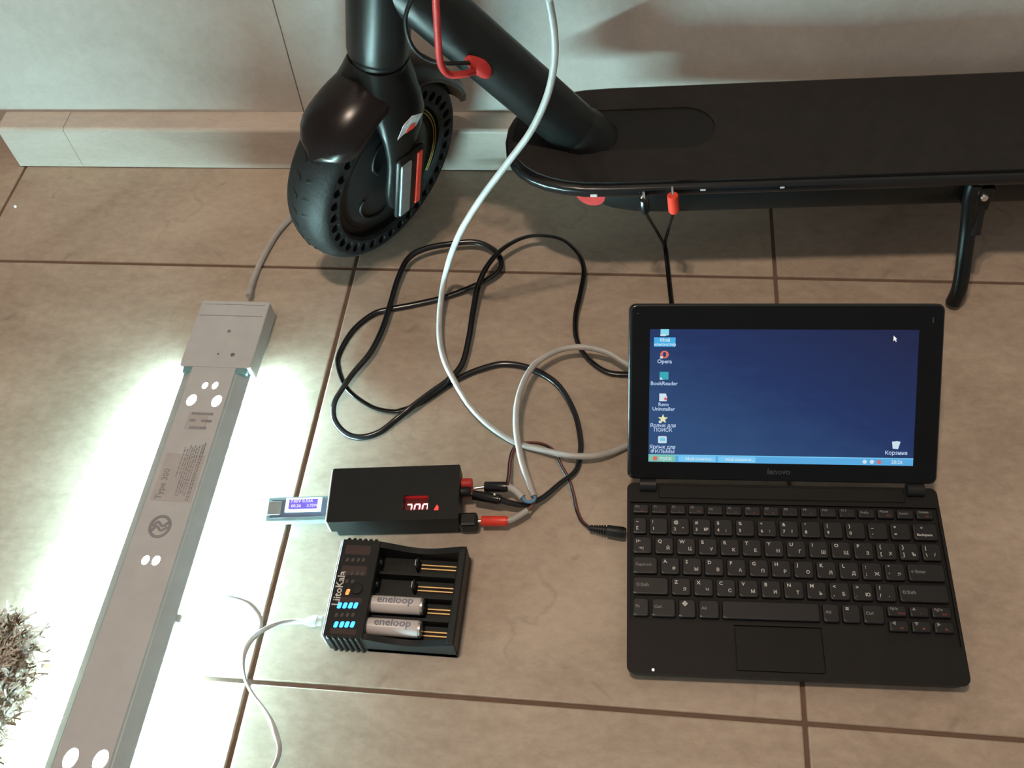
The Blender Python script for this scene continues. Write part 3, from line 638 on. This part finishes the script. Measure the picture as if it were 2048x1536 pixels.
for i, yb in enumerate(bays):
    xs = CL((873, 878, 838, 842)[i] - (16 if i < 2 else 8), 1166, .013).x
    xe = CW - .0075
    xb = xs if i < 2 else CL(836, 1166, .012).x
    b = BM()
    for dy_ in (-.0022, .0012):
        box(b, xb, xe + .001, yb + dy_, yb + dy_ + .0014, .0079, .0105, .0003)
    part('contact_rail', b, M_brass, ch, label='gold sliding contact rail')
    b = BM(); sxx = xb - .001; box(b, sxx - .0022, sxx, yb - .0048, yb + .0048, .0075, .0195, .0008); sl = part('slider', b, M_chg, ch)
    b = BM(); box(b, sxx - .0030, sxx - .0021, yb - .0030, yb + .0030, .0120, .0190, .0003); part('contact_plate', b, M_steel, sl)
    b = BM(); lathe(b, (PX1 - .0004, yb, .0155), (1, 0, 0), [(0, .0030), (.0008, .0030), (.0012, .0018)], 14); part('contact', b, M_steel, ch, smooth=True, auto=40)
# lettering and lights on the control block
bm = BM(); text(bm, 'LiitoKala', .0088, T(CL(664, 1211, CH).x + .0030, CL(664, 1211, CH).y, CH + .00015, math.pi / 2 + .0)); part('lettering', bm, M_print, ctl)
M_led = mat('blue_light', (.05, .2, .8), .3, emit=(.03, .32, 1.0), es=3.2)
M_off = mat('unlit_window', (.055, .050, .048), .4)
M_mar = mat('dim_maroon_print', (.040, .018, .016), .6)
def led(px, py, m, w=.0032, d=.0052, name='indicator', label=None, r=.001):
    q = CL(px, py, CH); b = BM(); prism(b, [[(x + .18 * y, q.y + y) for x, y in [(a_ - 0, b_) for a_, b_ in rrect(q.x - w / 2, q.x + w / 2, -d / 2, d / 2, r, 3)]]], CH - .0003, CH + .0003)
    return part(name, b, m, ctl, label=label)
for xs_, y_, dx_ in (((679, 690, 701, 711.5), 1211, 0), ((672, 683.5, 694, 705), 1249, 0)):
    for x_ in xs_: led(x_, y_, M_led, label='glowing blue charge light')
for xs_, y_ in (((695, 706, 717, 727), 1120), ((673, 684, 695, 706), 1230), ((692, 704, 715, 725), 1147)):
    for x_ in xs_: led(x_, y_, M_off, .0026, .0036)
for x_ in (694, 705): led(x_, 1163, M_off, .0026, .0034)
led(695.5, 1184, mat('orange_light', (.9, .25, .08), .3, emit=(1, .22, .05), es=1.7), .0030, .0052, label='glowing orange light')
q = CL(714, 1178, CH); bm = BM(); lathe(bm, (q.x, q.y, CH - .0003), (0, 0, 1), [(0, .0050), (.0010, .0050), (.0015, .0044), (.0016, .001)], 22); part('button', bm, M_chg, ctl, smooth=True, auto=30)
for (px, py, w_, d_) in ((716, 1100, .022, .0085), (708, 1141, .022, .0085), (698, 1200, .022, .0045), (686, 1263, .022, .0045)):
    q = CL(px, py, CH)
    b = BM(); prism(b, [rrect(q.x - w_ / 2, q.x + w_ / 2, q.y - d_ / 2, q.y + d_ / 2, .001, 3)], CH - .0004, CH + .0001); part('printed_panel', b, M_mar, ctl)
# ------------------------------------------------------------------ cells
M_cell = mat('white_cell_wrap', (.62, .58, .57), .35, var=.02); M_cgrey = mat('cell_silver', (.55, .53, .5), .3, .8)
def cell(px0, py0, px1, py1, label, yb):
    zc_ = .0180
    a_, b_ = P(px0, py0, zc_), P(px1, py1, zc_); d_ = (b_ - a_).normalized(); a_ = a_ + d_ * 0
    ang = math.atan2(d_.y, d_.x); Lc = .0483; r = .0073
    t = thing('battery_cell', label, 'battery', (a_.x, a_.y, zc_), Matrix.Rotation(ang, 3, 'Z'), 'cells in the battery charger')
    bm = BM(); lathe(bm, (.0, 0, 0), (1, 0, 0), [(0, .0045), (.0003, .0064), (.0012, .0073), (Lc - .0028, .0073), (Lc - .0024, .0071)], 40); part('wrapper', bm, M_cell, t, smooth=True, auto=40)
    bm = BM(); lathe(bm, (Lc - .0028, 0, 0), (1, 0, 0), [(0, .0069), (.0022, .0069), (.0027, .0060), (.0028, .001)], 32); part('base_rim', bm, M_cgrey, t, smooth=True, auto=40)
    bm = BM(); lathe(bm, (-.0022, 0, 0), (1, 0, 0), [(0, .0022), (.0003, .0027), (.0023, .0027)], 20); part('terminal', bm, M_cgrey, t, smooth=True, auto=40)
    tb = BM(); text(tb, 'eneloop', .0098, Matrix.Identity(4), 'CENTER')
    xs_ = [v.co.x for v in tb.verts]; sc = .031 / (max(xs_) - min(xs_))
    for k_ in range(-6, 12): bmesh.ops.bisect_plane(tb, geom=tb.verts[:] + tb.edges[:] + tb.faces[:], plane_co=(0, k_ * .0007, 0), plane_no=(0, 1, 0))
    for v in tb.verts:
        th = math.radians(92) + v.co.y / .0074; v.co = V((.0245 + v.co.x * sc, .00743 * math.cos(th), .00743 * math.sin(th))) if False else V((.0245 + v.co.x * sc, .00743 * math.sin(math.radians(15) + v.co.y / .0074), .00743 * math.cos(math.radians(15) + v.co.y / .0074)))
    part('lettering', tb, mat('blue_grey_print', (.20, .21, .28), .5), t)
cell(736, 1207, 857, 1214, 'white AA cell in the third bay of the charger, upper of two', bays[1])
cell(730, 1252, 851, 1260, 'white AA cell in the front bay of the charger, lower of two', bays[0])
# ------------------------------------------------------------------ usb cable
usb = thing('usb_cable', 'white flat USB cable running from the battery charger to the near floor', 'cable', P(540, 1260))
zz = .0022
up = [P(612, 1243, .0085), P(585, 1243, .006), P(558, 1247, .008), P(530, 1258, .010), P(503, 1279, .010), P(489, 1303, .009), P(485, 1330, .009), P(490, 1358, .009), P(505, 1388, .008), P(525, 1415, .007), P(542, 1443, .006), P(553, 1472, .006), P(559, 1498, .007), P(552, 1525, .006), P(535, 1552, .004), P(500, 1580, .003)]
bm = BM(); sweep(bm, up, .0024, .0013, n=10, twist=lambda f: 1.2 * math.sin(f * 9)); part('cord', bm, M_white, usb, world=True, smooth=True, auto=70)
bm = BM(); sweep(bm, [P(515, 1272, .009), P(521, 1250, .010), P(516, 1228, .012), P(495, 1205, .014), P(462, 1194, .013), P(430, 1190, .010), P(400, 1195, .006), P(385, 1225, .003)], .0022, .0012, n=10); part('cord', bm, M_white, usb, world=True, smooth=True, auto=70)
bm = BM(); a_, b_ = P(608, 1243, .0085), P(645, 1242, .0105)
loft(bm, [[a_.lerp(b_, f) + V((0, .0048 * s_ * math.cos(t), .003 * s_ * math.sin(t))) for t in [2 * math.pi * k_ / 20 for k_ in range(20)]] for f, s_ in ((0, .5), (.15, .75), (.4, 1.05), (.7, 1.1), (.72, 1.0), (1, .95))]); part('micro_plug', bm, M_white, usb, world=True, smooth=True, auto=40)

# ------------------------------------------------------------------ netbook
NR = math.radians(1.9); NW, ND = .2625, .168
nb = thing('netbook', 'small black open netbook on the floor tiles showing a blue desktop', 'laptop', (.3113, -.5885, 0), Matrix.Rotation(NR, 3, 'Z'))
NM = ROOT[nb.name]
def NL(px, py, z): return NM.inverted() @ P(px, py, z)
ZF, ZB = .0175, .0255; SLP = math.atan((ZB - ZF) / ND)
TOPM = Matrix.Translation((0, 0, ZF)) @ Matrix.Rotation(SLP, 4, 'X')       # plane of the palm rest
M_nb = mat('netbook_charcoal', (.0100, .0092, .0086), .55, bump=.12, bscale=1200, spec=.22)
M_key = mat('key_black', (.009, .009, .010), .42, spec=.4)
KB0, KB1 = .0435, .1495          # keyboard well
tp = (.0855, .1545, .0045, .0420)
well = [(.0030, KB0 + .0005), (.2050, KB0 + .0005), (.2050, .0285 + .0015), (.2600, .0285 + .0015), (.2600, KB1), (.0030, KB1)]
bm = BM(); prism(bm, [rrect(0, NW, 0, ND, .006, 5), well, [(tp[0], tp[2]), (tp[1], tp[2]), (tp[1], tp[3]), (tp[0], tp[3])]], -.0026, 0, TOPM); pal = part('palm_rest', bm, M_nb, nb)
bm = BM(); loft(bm, [[(x, y, z0 if y < .02 else z0) for x, y in rrect(i_, NW - i_, i_, ND - .004 - i_ * .5, .006, 5)] for i_, z0 in ((.010, .003), (.003, .0065))])
part('base', bm, M_nb, nb)
bm = BM(); loft(bm, [[(x, y, .006) for x, y in rrect(.002, NW - .002, .002, ND - .003, .006, 5)], [TOPM @ V((x, y, -.0024)) for x, y in rrect(.0005, NW - .0005, .0008, ND - .001, .006, 5)]]); part('base_edge', bm, M_nb, nb, smooth=True, auto=40)
bm = BM()
for x, y in ((.02, .02), (.24, .02), (.02, .145), (.24, .145)): lathe(bm, (x, y, 0), (0, 0, 1), [(0, .005), (.0035, .006)], 14)
part('rubber_feet', bm, M_rubber, nb)
bm = BM(); prism(bm, [[(tp[0] + .0013, tp[2] + .0011), (tp[1] - .0013, tp[2] + .0011), (tp[1] - .0013, tp[3] - .0013), (tp[0] + .0013, tp[3] - .0013)]], -.0024, -.0006, TOPM); part('touchpad', bm, mat('touchpad_charcoal', (.0085, .008, .0076), .5, spec=.2), nb)
q = NL(1306, 1343, ZF); bm = BM(); box(bm, q.x - .0008, q.x + .0010, q.y + .0004, q.y + .0022, -.0005, .0006, .0002, 1, TOPM); part('status_light', bm, mat('white_status', (.8, .85, 1), .3, emit=(.85, .9, 1), es=3), nb, label='tiny white status light')
# keys
KEYM = {}
def key(u0, w, v0, d, ltr='', low='', sub='', red='', cs=.0042, tiny=False, align=None):
    kk = (round(w, 4), round(d, 4))
    if kk not in KEYM:
        b = BM(); r = .0022 if d > .01 else .0014
        loft(b, [[(x, y, zz_) for x, y in rrect(i_, w - i_, i_, d - i_, r, 4)] for i_, zz_ in ((0, -.0024), (0, .0006), (.0005, .0013), (.0012, .0015))])
        me = bpy.data.meshes.new('key'); bmesh.ops.recalc_face_normals(b, faces=b.faces); b.to_mesh(me); b.free(); me.materials.append(M_key); KEYM[kk] = me
    o = part('key', KEYM[kk], None, nb); o.matrix_local = TOPM @ Matrix.Translation((u0, v0, 0))
    ROOT[o.name] = NM
    zt_ = .00165; c = BM(); any_ = False
    if ltr:
        any_ = True
        if tiny: text(c, ltr, cs, T(.0020, d * .70 if sub or red else d * .52, zt_))
        else: text(c, ltr, cs, T(.0026, d * .72, zt_))
    if low: any_ = True; text(c, low, cs, T(.0026, d * .30, zt_))
    if sub: any_ = True; text(c, sub, cs * .95, T(w * .60, d * .32, zt_))
    if any_: part('legend', c, M_print if not tiny else M_printdim, o)
    else: c.free()
    if red:
        c = BM(); text(c, red, .0022, T(w * .52, d * .28, zt_)); part('legend', c, M_redprint, o, label='dull red legend')
P_ = .0182; KWd = .0160
rowv = dict(F=(.1385, .0085), n=(.1192, .0152), q=(.1012, .0152), a=(.0832, .0152), z=(.0652, .0152), b=(.0465, .0155))
v, d = rowv['F']
fk = ['Esc', 'F1', 'F2', 'F3', 'F4', 'F5', 'F6', 'F7', 'F8', 'F9', 'F10', 'F11', 'PrtSc', 'Pause', 'Insert', 'Delete']
rk = ['zz', 'x', 'o', 'mm', '', '=o', '-o', 'vo', '+', '<', '=', '>', '', 'brk', '', 'sys']
for i, s in enumerate(fk): key(.005 + i * .0158, .0138, v, d, s, red=rk[i], tiny=True, cs=.0030)
v, d = rowv['n']
key(.005, .0118, v, d, '~', 'Ё', cs=.0036)
for i, (a_, b_) in enumerate(zip('!@#$%^&*()_+', '1234567890-=')): key(.0188 + i * P_, KWd, v, d, a_, b_, {1: '"', 2: '№', 3: ';', 5: ':', 6: '?'}.get(i, ''), cs=.0040)
key(.0188 + 12 * P_, .257 - (.0188 + 12 * P_), v, d, '    ←', 'Backspace', cs=.0030)
v, d = rowv['q']
key(.005, .0160, v, d, '|←', '  →|', cs=.0036)
for i, (a_, b_) in enumerate(zip('QWERTYUIOP[]', 'ЙЦУКЕНГШЩЗХЪ')): key(.0233 + i * P_, KWd, v, d, a_ if i < 10 else '{}'[i - 10], '' if i < 10 else '[]'[i - 10], b_)
key(.0233 + 12 * P_, .257 - (.0233 + 12 * P_), v, d, '|', '\\', '/')
v, d = rowv['a']
key(.005, .0205, v, d, 'CapsLock', tiny=True, cs=.0034)
for i, (a_, b_) in enumerate(zip("ASDFGHJKL;'", 'ФЫВАПРОЛДЖЭ')): key(.0278 + i * P_, KWd, v, d, a_ if i < 9 else ':"'[i - 9], '' if i < 9 else ";'"[i - 9], b_)
key(.0278 + 11 * P_, .257 - (.0278 + 11 * P_), v, d, '←Enter', tiny=True, cs=.0038)
v, d = rowv['z']
key(.005, .0293, v, d, '⇧Shift', tiny=True, cs=.0040)
for i, (a_, b_) in enumerate(zip('ZXCVBNM<>?', 'ЯЧСМИТЬБЮ.')): key(.0365 + i * P_, KWd, v, d, a_, '' if i < 7 else ',./'[i - 7], b_)
key(.0365 + 10 * P_, .257 - (.0365 + 10 * P_), v, d, '⇧Shift', tiny=True, cs=.0040)
v, d = rowv['b']
for u, w, s in ((.005, .0130, 'Fn'), (.0202, .0195, 'Ctrl'), (.0420, .0140, '❖'), (.0583, .0165, 'Alt'), (.0770, .0775, ''), (.1567, .0130, 'Alt'), (.1719, .0140, '≡'), (.1881, .0165, 'Ctrl')):
    key(u, w, v, d, s, tiny=s not in '❖≡', cs=.0036 if s not in '❖≡' else .0048)
for i, (s, r_) in enumerate((('PgUp', 'Home'), ('▲', '+'), ('PgDn', 'End'))): key(.2072 + i * .0172, .0150, .0530, .0090, s, red=r_, tiny=True, cs=.0030)
for i, (s, r_) in enumerate((('◄', '|◄'), ('▼', '■'), ('►', '►|'))): key(.2072 + i * .0172, .0150, .0422 - .0015, .0090, s, red=r_, tiny=True, cs=.0036)
bm = BM(); prism(bm, [[(.0275, .1535), (.2350, .1535), (.2350, .1655), (.0275, .1655)]], -.001, .0012, TOPM); bevel_all(bm, .0005, 1); part('hinge_bar', bm, M_nb, nb)
for u in (.011, .237):
    bm = BM(); cyl(bm, TOPM @ V((u, ND - .003, .002)), TOPM @ V((u + .014, ND - .003, .002)), .0058, n=20); part('hinge', bm, M_plastic, nb, smooth=True, auto=40)
# lid
LA = math.radians(42.4)
LIDM = Matrix.Translation((0, ND - .001, ZB + .001)) @ Matrix.Rotation(LA, 4, 'X')       # x right, y up the lid, z towards the viewer
LH, LW = .1575, NW
SX0, SX1, SY0, SY1 = .0195, .2415, .0245, .1420
LIDI = (NM @ LIDM).inverted()
def LD(px, py):
    o_ = LIDI @ CAMP; d_ = LIDI.to_3x3() @ ray(px, py); t_ = -(o_.z - .0012) / d_.z; return o_ + d_ * t_
c_ = [LD(*q_) for q_ in ((1300, 657), (1845, 661), (1819, 942), (1297, 913))]
SX0 = (c_[0].x + c_[3].x) / 2; SX1 = (c_[1].x + c_[2].x) / 2; SY1 = (c_[0].y + c_[1].y) / 2; SY0 = (c_[3].y + c_[2].y) / 2
bm = BM(); prism(bm, [rrect(0, LW, .0035, LH, .006, 6)], -.010, .0010, LIDM); bevel_all(bm, .0028, 4); lid = part('lid', bm, M_gloss, nb, smooth=True, auto=40)
bm = BM(); prism(bm, [rrect(.0030, LW - .0018, .005, LH - .0018, .005, 6), [(SX0, SY0), (SX1, SY0), (SX1, SY1), (SX0, SY1)]], .0008, .0016, LIDM)
bz = part('bezel', bm, mat('bezel_gloss', (.004, .004, .005), .2, spec=.25), lid)
bm = BM(); text(bm, 'lenovo', .0072, LIDM @ T(LD(1557, 955).x, .0125, .0018), 'CENTER'); part('lettering', bm, mat('faint_print', (.035, .035, .037), .5), bz)
bm = BM(); box(bm, LW - .0105, LW - .0095, LH - .016, LH - .011, .0015, .0019, 0, 1, LIDM); box(bm, .0072, .0088, LH - .0085, LH - .0078, .0015, .0019, 0, 1, LIDM); part('bezel_mark', bm, MATS['faint_print'], bz)
# lit desktop: emission across the panel, brighter blue to the lower left as the wallpaper is
m = bpy.data.materials.new('desktop_wallpaper'); m.use_nodes = True; N = m.node_tree.nodes; L = m.node_tree.links
b_ = N['Principled BSDF']; b_.inputs['Base Color'].default_value = (.004, .004, .006, 1); b_.inputs['Roughness'].default_value = .3; b_.inputs['Specular IOR Level'].default_value = .2
tc = N.new('ShaderNodeTexCoord'); rp = N.new('ShaderNodeValToRGB'); nz = N.new('ShaderNodeTexNoise'); nz.inputs['Scale'].default_value = 9
gr = N.new('ShaderNodeVectorMath'); gr.operation = 'DOT_PRODUCT'; gr.inputs[1].default_value = (-.55, -.62, 0); L.new(tc.outputs['Generated'], gr.inputs[0])
ad = N.new('ShaderNodeMath'); ad.operation = 'MULTIPLY_ADD'; ad.inputs[1].default_value = .22; L.new(nz.outputs['Fac'], ad.inputs[0]); L.new(tc.outputs['Generated'], nz.inputs['Vector']); L.new(gr.outputs['Value'], ad.inputs[2])
a2 = N.new('ShaderNodeMath'); a2.operation = 'ADD'; a2.inputs[1].default_value = 1.05; L.new(ad.outputs[0], a2.inputs[0]); L.new(a2.outputs[0], rp.inputs[0])
e = rp.color_ramp.elements; e[0].position = .05; e[0].color = (.012, .017, .060, 1); e[1].position = .95; e[1].color = (.026, .072, .185, 1); k_ = e.new(.5); k_.color = (.013, .030, .110, 1)
L.new(rp.outputs[0], b_.inputs['Emission Color']); b_.inputs['Emission Strength'].default_value = 1.0; MATS['desktop'] = m
bm = BM(); prism(bm, [[(SX0 - .001, SY0 - .001), (SX1 + .001, SY0 - .001), (SX1 + .001, SY1 + .001), (SX0 - .001, SY1 + .001)]], .0003, .00125, LIDM); scr = part('screen', bm, m, nb, label='lit screen with dark blue desktop')
def glow(name, col, s=1.0): return mat('glow_' + name, [c * .1 for c in col], .4, var=.0, emit=col, es=s)
G_wh = glow('white', (.62, .75, .85), .9); G_tx = glow('label', (.46, .58, .80), .9); G_bl = glow('bar', (.10, .42, .80), .85); G_bl2 = glow('bar_light', (.18, .58, .92), .9)
G_gr = glow('start', (.20, .55, .42), .9); G_rd = glow('ring', (.75, .16, .14), .8); G_tl = glow('teal', (.03, .38, .46), .9); G_yl = glow('star', (.80, .78, .45), .9); G_sel = glow('selection', (.05, .42, .80), .9); G_nv = glow('navy', (.03, .08, .3), .8)
ZS = .00130
def spr(name, loops, m_, lvl=0, parent=None): 
    b = BM(); prism(b, loops, ZS - .0003 + lvl * .00012, ZS + lvl * .00012, LIDM); return part(name, b, m_, parent or scr)
def stx(name, s, px, py, size, m_=None, al='CENTER', lvl=2):
    q_ = LD(px, py); b = BM(); text(b, s, size, LIDM @ T(q_.x, q_.y, ZS + lvl * .00012 + .00005), al); return part(name, b, m_ or G_tx, scr)
def R4(x0, x1, y0, y1): return [(x0, y0), (x1, y0), (x1, y1), (x0, y1)]
BH = .0066
spr('taskbar', [R4(SX0, SX1, SY0, SY0 + BH)], G_bl)
spr('taskbar_edge', [R4(SX0, SX1, SY0 + BH - .0009, SY0 + BH)], G_bl2, 1)
spr('start_button', [rrect(SX0, SX0 + .0232, SY0 + .0002, SY0 + BH - .0001, .0012, 3)], G_gr, 1)
spr('task_button', [rrect(SX0 + .026, SX0 + .058, SY0 + .0006, SY0 + BH - .0012, .0008, 3)], G_bl2, 1); spr('task_button', [rrect(SX0 + .060, SX0 + .092, SY0 + .0006, SY0 + BH - .0012, .0008, 3)], G_bl2, 1)
q_ = SY0 + BH * .45
def tx0(s, x, y, size, m_, lvl=2): 
    b = BM(); text(b, s, size, LIDM @ T(x, y, ZS + lvl * .00012 + .00005)); return part('lettering', b, m_, scr)
tx0('пуск', SX0 + .0095, q_, .0048, G_wh); tx0('Мой компью...', SX0 + .032, q_, .0036, G_wh); tx0('Мой компью...', SX0 + .066, q_, .0036, G_wh)
spr('start_emblem', [R4(SX0 + .004, SX0 + .0075, q_ - .0018, q_ + .0018)], G_rd, 2)
for i, x in enumerate((.040, .034, .028)): spr('tray_icon', [circ(SX1 - x, q_, .0018, n=10)], (G_wh, G_wh, G_rd)[i], 2)
tx0('20:26', SX1 - .018, q_, .0042, G_wh)
def icon_at(px, py): q_ = LD(px, py); return q_.x, q_.y
x, y = icon_at(1330, 664); spr('icon', [rrect(x - .0038, x + .0034, y - .0030, y + .0030, .001, 3)], glow('monitor', (.25, .68, .85), .9)); spr('icon', [rrect(x - .004, x + .001, y - .0035, y - .0018, .0006, 2)], G_wh, 1)
x, y = icon_at(1329.5, 684); spr('selected_label', [R4(x - .0092, x + .0092, y - .0040, y + .0040)], G_sel); stx('icon_label', 'Мой', 1330, 680, .0042, G_wh); stx('icon_label', 'компьютер', 1330, 689, .0034, G_wh)
x, y = icon_at(1329, 709); spr('icon', [circ(x, y, .0037, .0034, 20), circ(x, y, .0014, .0023, 16)], G_rd); spr('shortcut_arrow', [R4(x - .0037, x - .0015, y - .0034, y - .0015)], G_wh, 1); stx('icon_label', 'Opera', 1329, 723, .0048)
x, y = icon_at(1328, 752); spr('icon', [R4(x - .0038, x + .0038, y - .0032, y + .0036)], G_tl); spr('shortcut_arrow', [[(x - .0038, y - .0032), (x - .0008, y - .0032), (x - .0028, y - .0008)]], G_wh, 1); stx('icon_label', 'BookReader', 1328, 767, .0046)
x, y = icon_at(1326, 795); spr('icon', [[(x - .0032, y - .0032), (x + .0032, y - .0032), (x + .0036, y), (x + .0024, y + .0035), (x - .0032, y + .0035)]], G_wh); spr('icon', [circ(x + .0022, y - .0012, .0014, n=10)], G_rd, 1); stx('icon_label', 'Revo', 1327, 809, .0044); stx('icon_label', 'Uninstaller', 1327, 818, .0044)
x, y = icon_at(1326, 838); spr('icon', [[(x + (.0044 if i % 2 == 0 else .0019) * math.sin(math.pi * i / 5), y + (.0044 if i % 2 == 0 else .0019) * math.cos(math.pi * i / 5)) for i in range(10)]], G_yl); spr('shortcut_arrow', [R4(x - .0036, x - .0014, y - .0036, y - .0015)], G_wh, 1); stx('icon_label', 'Ярлык для', 1326, 851, .0044); stx('icon_label', 'ПОИСК', 1326, 860, .0044)
x, y = icon_at(1325, 880); spr('icon', [rrect(x - .0038, x + .0036, y - .0028, y + .0034, .0008, 3)], G_wh); spr('icon', [R4(x - .0024, x + .0024, y - .0010, y + .0022)], glow('pane', (.2, .6, .85), .9), 1); stx('icon_label', 'Ярлык для', 1325, 894, .0044); stx('icon_label', 'ФИЛЬМЫ', 1325, 903, .0044)
x, y = icon_at(1792, 890); spr('icon', [[(x - .0026, y - .0032), (x + .0018, y - .0036), (x + .0036, y + .0028), (x + .0008, y + .0034), (x - .0034, y + .0028)]], G_wh); stx('icon_label', 'Корзина', 1792, 906, .0046)
x, y = icon_at(1790, 677); spr('mouse_pointer', [[(x - .0012, y + .0024), (x + .0018, y - .0006), (x + .0006, y - .0008), (x + .0015, y - .0026), (x + .0007, y - .0028), (x, y - .0012), (x - .0012, y - .0022)]], glow('pointer', (.9, .9, .9), .9))

# ------------------------------------------------------------------ shaggy rug corner
rug = thing('shaggy_rug', 'corner of a shaggy brown and cream rug left of the strip light', 'rug', (-.30, -.72, 0))
edge = [P(x, y, .012) for x, y in ((-160, 1225), (-40, 1230), (30, 1242), (66, 1268), (72, 1310), (62, 1360), (40, 1410), (12, 1455), (-8, 1500), (-30, 1560), (-60, 1640))]
poly = [(p_.x, p_.y) for p_ in edge] + [(-.42, edge[-1].y), (-.42, edge[0].y)]
bm = BM(); prism(bm, [poly], .0006, .006); part('backing', bm, mat('rug_backing', (.30, .22, .15), .9), rug, world=True)
def inside(x, y):
    c = False; n = len(poly)
    for i in range(n):
        (xa, ya), (xb, yb) = poly[i], poly[i - 1]
        if (ya > y) != (yb > y) and x < (xb - xa) * (y - ya) / (yb - ya) + xa: c = not c
    return c
m = bpy.data.materials.new('rug_yarn'); m.use_nodes = True; N = m.node_tree.nodes; L = m.node_tree.links
b_ = N['Principled BSDF']; b_.inputs['Roughness'].default_value = .9
tc = N.new('ShaderNodeTexCoord'); nz = N.new('ShaderNodeTexNoise'); nz.inputs['Scale'].default_value = 85; rp = N.new('ShaderNodeValToRGB'); L.new(tc.outputs['Object'], nz.inputs['Vector']); L.new(nz.outputs['Fac'], rp.inputs[0])
e = rp.color_ramp.elements; e[0].position = .44; e[0].color = (.10, .055, .03, 1); e[1].position = .56; e[1].color = (.62, .56, .48, 1); L.new(rp.outputs[0], b_.inputs['Base Color'])
bm = BM(); xs = [p_[0] for p_ in poly]; ys_ = [p_[1] for p_ in poly]; cnt = 0
while cnt < 5200:
    x, y = random.uniform(max(min(xs), -.36), max(xs)), random.uniform(max(min(ys_), -.80), max(ys_))
    if not inside(x, y): continue
    cnt += 1; a_ = random.gauss(.6, .8); ln = random.uniform(.014, .026); bend = random.uniform(.3, 1.0)
    dx, dy_ = math.cos(a_), math.sin(a_); wx, wy = -dy_ * .0011, dx * .0011; z0 = .004; hgt = ln * (1 - .35 * bend)
    vs = []
    for f in (0, .45, .8, 1):
        px_, py_, pz_ = x + dx * ln * bend * f * f, y + dy_ * ln * bend * f * f, z0 + hgt * math.sin(f * 1.7) / math.sin(1.57)
        ww = 1 - .45 * f; vs.append((bm.verts.new((px_ - wx * ww, py_ - wy * ww, pz_)), bm.verts.new((px_ + wx * ww, py_ + wy * ww, pz_ + .0004))))
    for q0_, q1_ in zip(vs, vs[1:]): bm.faces.new((q0_[0], q0_[1], q1_[1], q1_[0]))
part('pile', bm, m, rug, world=True, kind='stuff')
# ------------------------------------------------------------------ tiny bead by the wall
q = P(31, 414, .001); bead = thing('glass_bead', 'tiny bright bead on the floor tile near the wall corner', 'bead', (q.x, q.y, 0))
bm = BM(); bmesh.ops.create_icosphere(bm, subdivisions=2, radius=.0019)
for v_ in bm.verts: v_.co.z += .0019
part('bead', bm, mat('pearl_white', (.9, .9, .92), .08, coat=1), bead, smooth=True)
